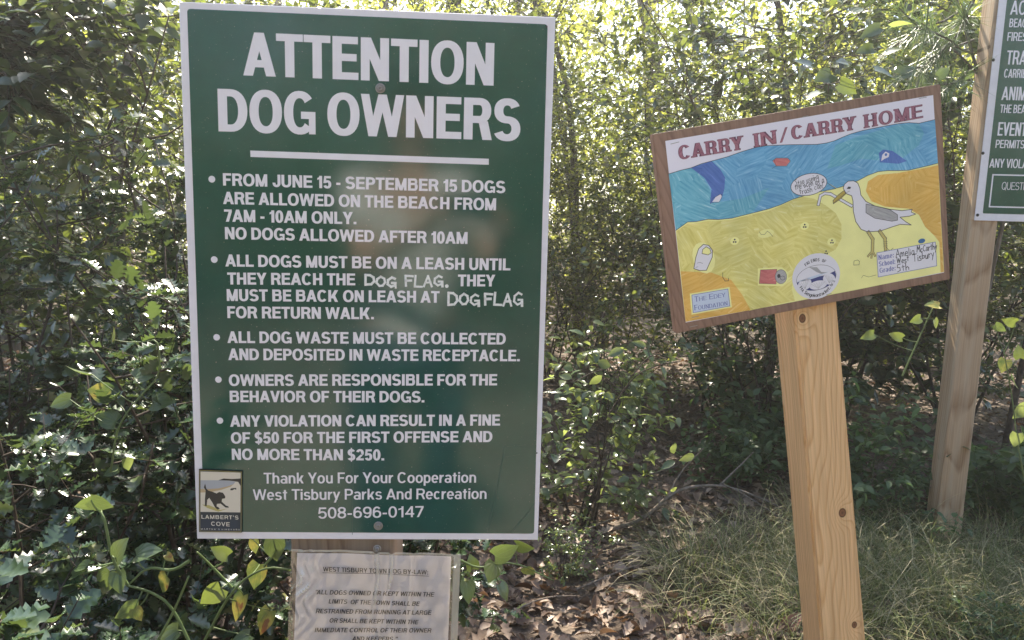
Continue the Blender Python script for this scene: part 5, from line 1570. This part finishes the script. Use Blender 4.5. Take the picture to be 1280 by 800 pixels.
# pine sapling, upper right
def pine():
    rng = np.random.default_rng(77)
    dp = 2.5
    base = at(1192, 600, dp + .55); base[2] = float(hgt(base[0], base[1]))
    t = thing('pine_sapling', 'young pine with long needles at the upper right beside the weathered post', 'tree', base)
    A = Acc(); P = []; D = []
    top = at(1188, -25, dp) - base
    trunk = np.array([[0, 0, -.05], [.03, 0, .7], [.03, -.1, 1.3], top])
    tube(A, trunk, [.012, .01, .007, .004], 6)
    for (px, py) in ((1130, 95), (1115, 55), (1150, 30), (1178, 110), (1205, 20), (1120, 10), (1165, 75)):
        e = at(px, py, dp + rng.normal(0, .12)) - base
        f = rng.uniform(.55, .9); s = trunk[2] * (1 - f) + trunk[3] * f
        br = np.linspace(s, e, 5) + rng.normal(0, .006, (5, 3))
        tube(A, br, np.linspace(.004, .002, 5), 5)
        ax = unit(e - s)
        for _ in range(110):
            u = rng.uniform(.35, 1)
            P.append(s * (1 - u) + e * u); D.append(unit(ax * rng.uniform(.4, 1.2) + rng.normal(0, .55, 3)))
    P, D = np.array(P), np.array(D)
    B = Acc()
    tn = blade_template([0, .5, 1], [.008, .009, .001], 0.3, .15)
    cloud(B, tn, P, D, np.array([[0, 0, 1.0]]) + rng.normal(0, .4, P.shape), .11 * rng.uniform(.7, 1.2, len(P)))
    link('trunk', A.mesh('trunk', True), t, M_BARK); link('needles', B.mesh('needles'), t, M_NEEDLE)
pine()

def fallen_branch():
    dp = 2.72
    base = at(760, 662, dp)
    t = thing('fallen_branch', 'thin grey fallen branch lying across the dead leaves left of the new post', 'branch', base)
    def P(pts): return np.array([at(x, y, dp + q) for x, y, q in pts]) - base
    def sm(P):
        for _ in range(2):
            Q = [P[0]]
            for u, v in zip(P[:-1], P[1:]): Q += [u * .75 + v * .25, u * .25 + v * .75]
            P = np.array(Q + [P[-1]])
        return P
    A = Acc()
    p = sm(P([(752, 664, 0), (790, 655, 0), (815, 640, .02), (835, 620, .03), (860, 608, .05), (905, 606, .1), (950, 622, .12), (992, 642, .12)]))
    tube(A, p, np.linspace(.009, .003, len(p)), 7)
    link('limb', A.mesh('limb', True), t, M_DRYTWIG)
    for pts in ([(900, 606, .1), (922, 585, .15), (942, 565, .2)], [(903, 605, .1), (925, 615, .08), (965, 640, .05), (1000, 665, .0)], [(835, 620, .03), (850, 590, .1), (880, 560, .1)]):
        A = Acc(); p = sm(P(pts)); tube(A, p, np.linspace(.0045, .002, len(p)), 5); link('twig', A.mesh('twig', True), t, M_DRYTWIG)
fallen_branch()

def ground_at(px, py):
    d = ray(px, py); k = 1.0
    for _ in range(60):
        p = CAM + d * k
        k += (p[2] - float(hgt(p[0], p[1])) - .02) / -d[2] * .7
    return CAM + d * k
def fallen_twig(label, pts, r_, seed):
    rng = np.random.default_rng(seed)
    base = ground_at(*pts[0])
    P = np.array([ground_at(*p) for p in pts]) - base
    P[:, 2] += rng.uniform(.005, .04, len(P))
    t = thing('fallen_twig', label, 'twig', base, 'fallen twigs on the litter')
    for _ in range(2):
        Q = [P[0]]
        for u, v in zip(P[:-1], P[1:]): Q += [u * .75 + v * .25, u * .25 + v * .75]
        P = np.array(Q + [P[-1]])
    A = Acc(); tube(A, P, np.linspace(r_, r_ * .4, len(P)), 5)
    link('stick', A.mesh('stick', True), t, M_DRYTWIG)
fallen_twig('straight bare twig lying on dead leaves right of the dog sign bottom corner', [(690, 700), (740, 668), (800, 642)], .005, 1)
fallen_twig('short bent twig on dead leaves near the bottom centre', [(640, 770), (680, 752), (720, 758)], .004, 2)
fallen_twig('long thin twig pointing at the grass left of the new post', [(720, 740), (790, 712), (850, 700), (880, 680)], .004, 3)
fallen_twig('thin twig above the fallen branch, under the drawing corner', [(770, 612), (820, 598), (880, 580)], .004, 4)

def dead_leaf(label, px, py, deg, ln, tm, col):
    # lies on the ground where that pixel's sight line meets it
    d = ray(px, py); k = 1.0
    for _ in range(60):
        p = CAM + d * k
        k += (p[2] - float(hgt(p[0], p[1])) - .03) / -d[2] * .7
    p = CAM + d * k
    L = ln / FPX * p[1]
    B = Acc()
    cloud(B, tm, np.zeros((1, 3)), img_dir(deg, .3)[None], unit(np.array([.1, -.5, 1.0]))[None], [L])
    o = link('dead_leaf', B.mesh('dead_leaf', True), None, flat(col[0], col[1], .5, .3, .25, 90))
    o.location = p
    tag(o, label, 'leaf', 'single dead leaves on the ground')
dead_leaf('curled reddish dead leaf at the bottom edge just left of the new post', 980, 790, 60, 36, T_DEAD2, ('red dead leaf', (.24, .12, .09)))
dead_leaf('pale tan dead leaf at the bottom edge, left of the reddish one', 905, 792, 20, 40, T_DEAD, ('tan dead leaf', (.34, .27, .2)))
dead_leaf('dry brown oak leaf caught in the grass beside the new post', 1000, 730, 170, 46, T_DEAD, ('brown dead leaf', (.2, .13, .09)))

# ------------------------------------------------------------------ the photographer, who shows as a blurred reflection in the dog sign
M_SKIN = flat('skin', (.50, .30, .22), .5, .35, .08, 30)
M_SHIRT = flat('white cotton', (.58, .57, .55), .8, .2, .06, 40)
M_TROUSER = flat('navy cotton', (.06, .07, .10), .85, .2, .2, 60)
M_HAIR = flat('brown hair', (.10, .065, .045), .5, .3, .3, 120)
def skinned(name, joints, bones, parent, mat, levels=1):
    me = bpy.data.meshes.new(name)
    keys = list(joints)
    me.from_pydata([joints[k][0] for k in keys], [(keys.index(u), keys.index(v)) for u, v in bones], [])
    o = bpy.data.objects.new(name, me); COL.objects.link(o)
    sk = o.modifiers.new('skin', 'SKIN'); sk.use_smooth_shade = True
    for k, v in zip(keys, me.skin_vertices[0].data):
        r_ = joints[k][1]; v.radius = r_ if isinstance(r_, tuple) else (r_, r_)
        v.use_root = (k == keys[0])
    ss = o.modifiers.new('sub', 'SUBSURF'); ss.levels = levels; ss.render_levels = levels
    dg = bpy.context.evaluated_depsgraph_get()
    m2 = bpy.data.meshes.new_from_object(o.evaluated_get(dg)); m2.name = name
    bpy.data.objects.remove(o)
    return link(name, m2, parent, mat)

def photographer():
    root = thing('person', 'person in a white T-shirt and dark trousers photographing, mirrored in the dog sign', 'person', (-.17, -.42, float(hgt(-.17, -.42))))
    J = {'pelvis': ((0, 0, .92), (.13, .095)), 'waist': ((0, 0, 1.08), (.115, .085)), 'chest': ((0, 0, 1.27), (.14, .095)), 'base': ((0, -.005, 1.40), (.075, .06)), 'neck': ((0, .01, 1.455), .048),
         'jaw': ((0, .03, 1.52), (.058, .066)), 'brow': ((0, .025, 1.585), (.07, .085)), 'crown': ((0, .015, 1.635), (.055, .07))}
    E_ = [('pelvis', 'waist'), ('waist', 'chest'), ('chest', 'base'), ('base', 'neck'), ('neck', 'jaw'), ('jaw', 'brow'), ('brow', 'crown')]
    J['nose'] = ((0, .115, 1.548), .010); E_.append(('jaw', 'nose'))
    for s_, el, wr in ((1, (.245, .10, 1.13), (.262, .325, 1.255)), (-1, (-.13, .12, 1.125), (.078, .325, 1.255))):
        q_ = str(s_)
        J['sh' + q_] = ((.165 * s_, -.005, 1.36), .055); J['el' + q_] = (el, .04); J['wr' + q_] = (wr, .027)
        pm = np.array([wr[0] - .012 * s_, wr[1] + .055, wr[2] + .035]); J['pm' + q_] = (tuple(pm), (.034, .017))
        E_ += [('chest', 'sh' + q_), ('sh' + q_, 'el' + q_), ('el' + q_, 'wr' + q_), ('wr' + q_, 'pm' + q_)]
        for f, (dz, ln) in enumerate(((.032, .9), (.012, 1.0), (-.008, .95), (-.026, .75))):
            a1 = pm + [.004 * s_, .018, dz]; a2 = a1 + np.array([-.014 * s_, .024, .008]) * ln; a3 = a2 + np.array([-.024 * s_, .004, .0]) * ln
            for k, p_ in enumerate((a1, a2, a3)): J['f%d%d%s' % (f, k, q_)] = (tuple(p_), (.0088, .0085, .0075)[k])
            E_ += [('pm' + q_, 'f%d0%s' % (f, q_)), ('f%d0%s' % (f, q_), 'f%d1%s' % (f, q_)), ('f%d1%s' % (f, q_), 'f%d2%s' % (f, q_))]
        t1 = pm + [-.024 * s_, -.012, .012]; t2 = t1 + [-.024 * s_, .010, .014]
        J['t0' + q_] = (tuple(t1), .0105); J['t1' + q_] = (tuple(t2), .009)
        E_ += [('pm' + q_, 't0' + q_), ('t0' + q_, 't1' + q_)]
        J['hp' + q_] = ((.09 * s_, 0, .86), .085); J['kn' + q_] = ((.10 * s_, .02, .48), .056); J['an' + q_] = ((.10 * s_, -.03, .09), .038); J['to' + q_] = ((.115 * s_, .13, .035), (.038, .03))
        J['ear' + q_] = ((.082 * s_, .015, 1.55), (.008, .02)); E_.append(('brow', 'ear' + q_))
        E_ += [('pelvis', 'hp' + q_), ('hp' + q_, 'kn' + q_), ('kn' + q_, 'an' + q_), ('an' + q_, 'to' + q_)]
    skinned('body', J, E_, root, M_SKIN)
    gr = lambda k, g: (J[k][0], tuple(np.array(J[k][1] if isinstance(J[k][1], tuple) else (J[k][1],) * 2) + g))
    T = {k: gr(k, .016) for k in ('waist', 'pelvis', 'chest', 'base', 'sh1', 'sh-1')}; T['hem'] = ((0, 0, .84), (.155, .12))
    for s_ in ('1', '-1'):
        p0, p1 = np.array(J['sh' + s_][0]), np.array(J['el' + s_][0]); T['sl' + s_] = (tuple(p0 * .35 + p1 * .65), .06)
    skinned('t_shirt', T, [('waist', 'pelvis'), ('pelvis', 'hem'), ('waist', 'chest'), ('chest', 'base'), ('chest', 'sh1'), ('chest', 'sh-1'), ('sh1', 'sl1'), ('sh-1', 'sl-1')], root, M_SHIRT)
    T = {k: gr(k, .015) for k in ('pelvis', 'hp1', 'hp-1', 'kn1', 'kn-1', 'an1', 'an-1')}
    skinned('trousers', T, [('pelvis', 'hp1'), ('pelvis', 'hp-1'), ('hp1', 'kn1'), ('hp-1', 'kn-1'), ('kn1', 'an1'), ('kn-1', 'an-1')], root, M_TROUSER)
    for s_ in ('1', '-1'):
        T = {'h': (tuple(np.array(J['an' + s_][0]) + [0, -.03, -.04]), (.045, .045)), 'a': (tuple(np.array(J['an' + s_][0]) + [0, .01, -.02]), (.05, .06)), 't': (tuple(np.array(J['to' + s_][0]) + [0, .03, .01]), (.05, .04))}
        skinned('shoe', T, [('a', 'h'), ('a', 't')], root, M_BLACK)
    T = {'a': ((0, -.005, 1.625), (.082, .088)), 'b': ((0, .0, 1.665), (.06, .07)), 'c': ((0, -.045, 1.56), (.075, .05)), 'd': ((0, -.05, 1.47), (.06, .035))}
    skinned('hair', T, [('a', 'b'), ('a', 'c'), ('c', 'd')], root, M_HAIR, 2)
    for s_ in (1, -1):
        bm_ = bmesh.new(); bmesh.ops.create_uvsphere(bm_, u_segments=12, v_segments=8, radius=.011)
        for v in bm_.verts: v.co += Vector((.03 * s_, .098, 1.568))
        m_ = bpy.data.meshes.new('eye'); bm_.to_mesh(m_); bm_.free(); link('eye', m_, root, M_BLACK)
    A = Acc(); tube(A, [(-.022, .094, 1.516), (0, .101, 1.514), (.022, .094, 1.516)], .0045, 6)
    link('mouth', A.mesh('mouth', True), root, flat('lips', (.36, .14, .12), .5))
    ph = thing('phone', 'dark phone held up in both hands by the photographer', 'phone', (0, -.022, 1.30))
    link('phone_body', box_mesh('phone_body', -.074, .074, -.004, .004, -.036, .036, .003), ph, M_BLACK)
photographer()
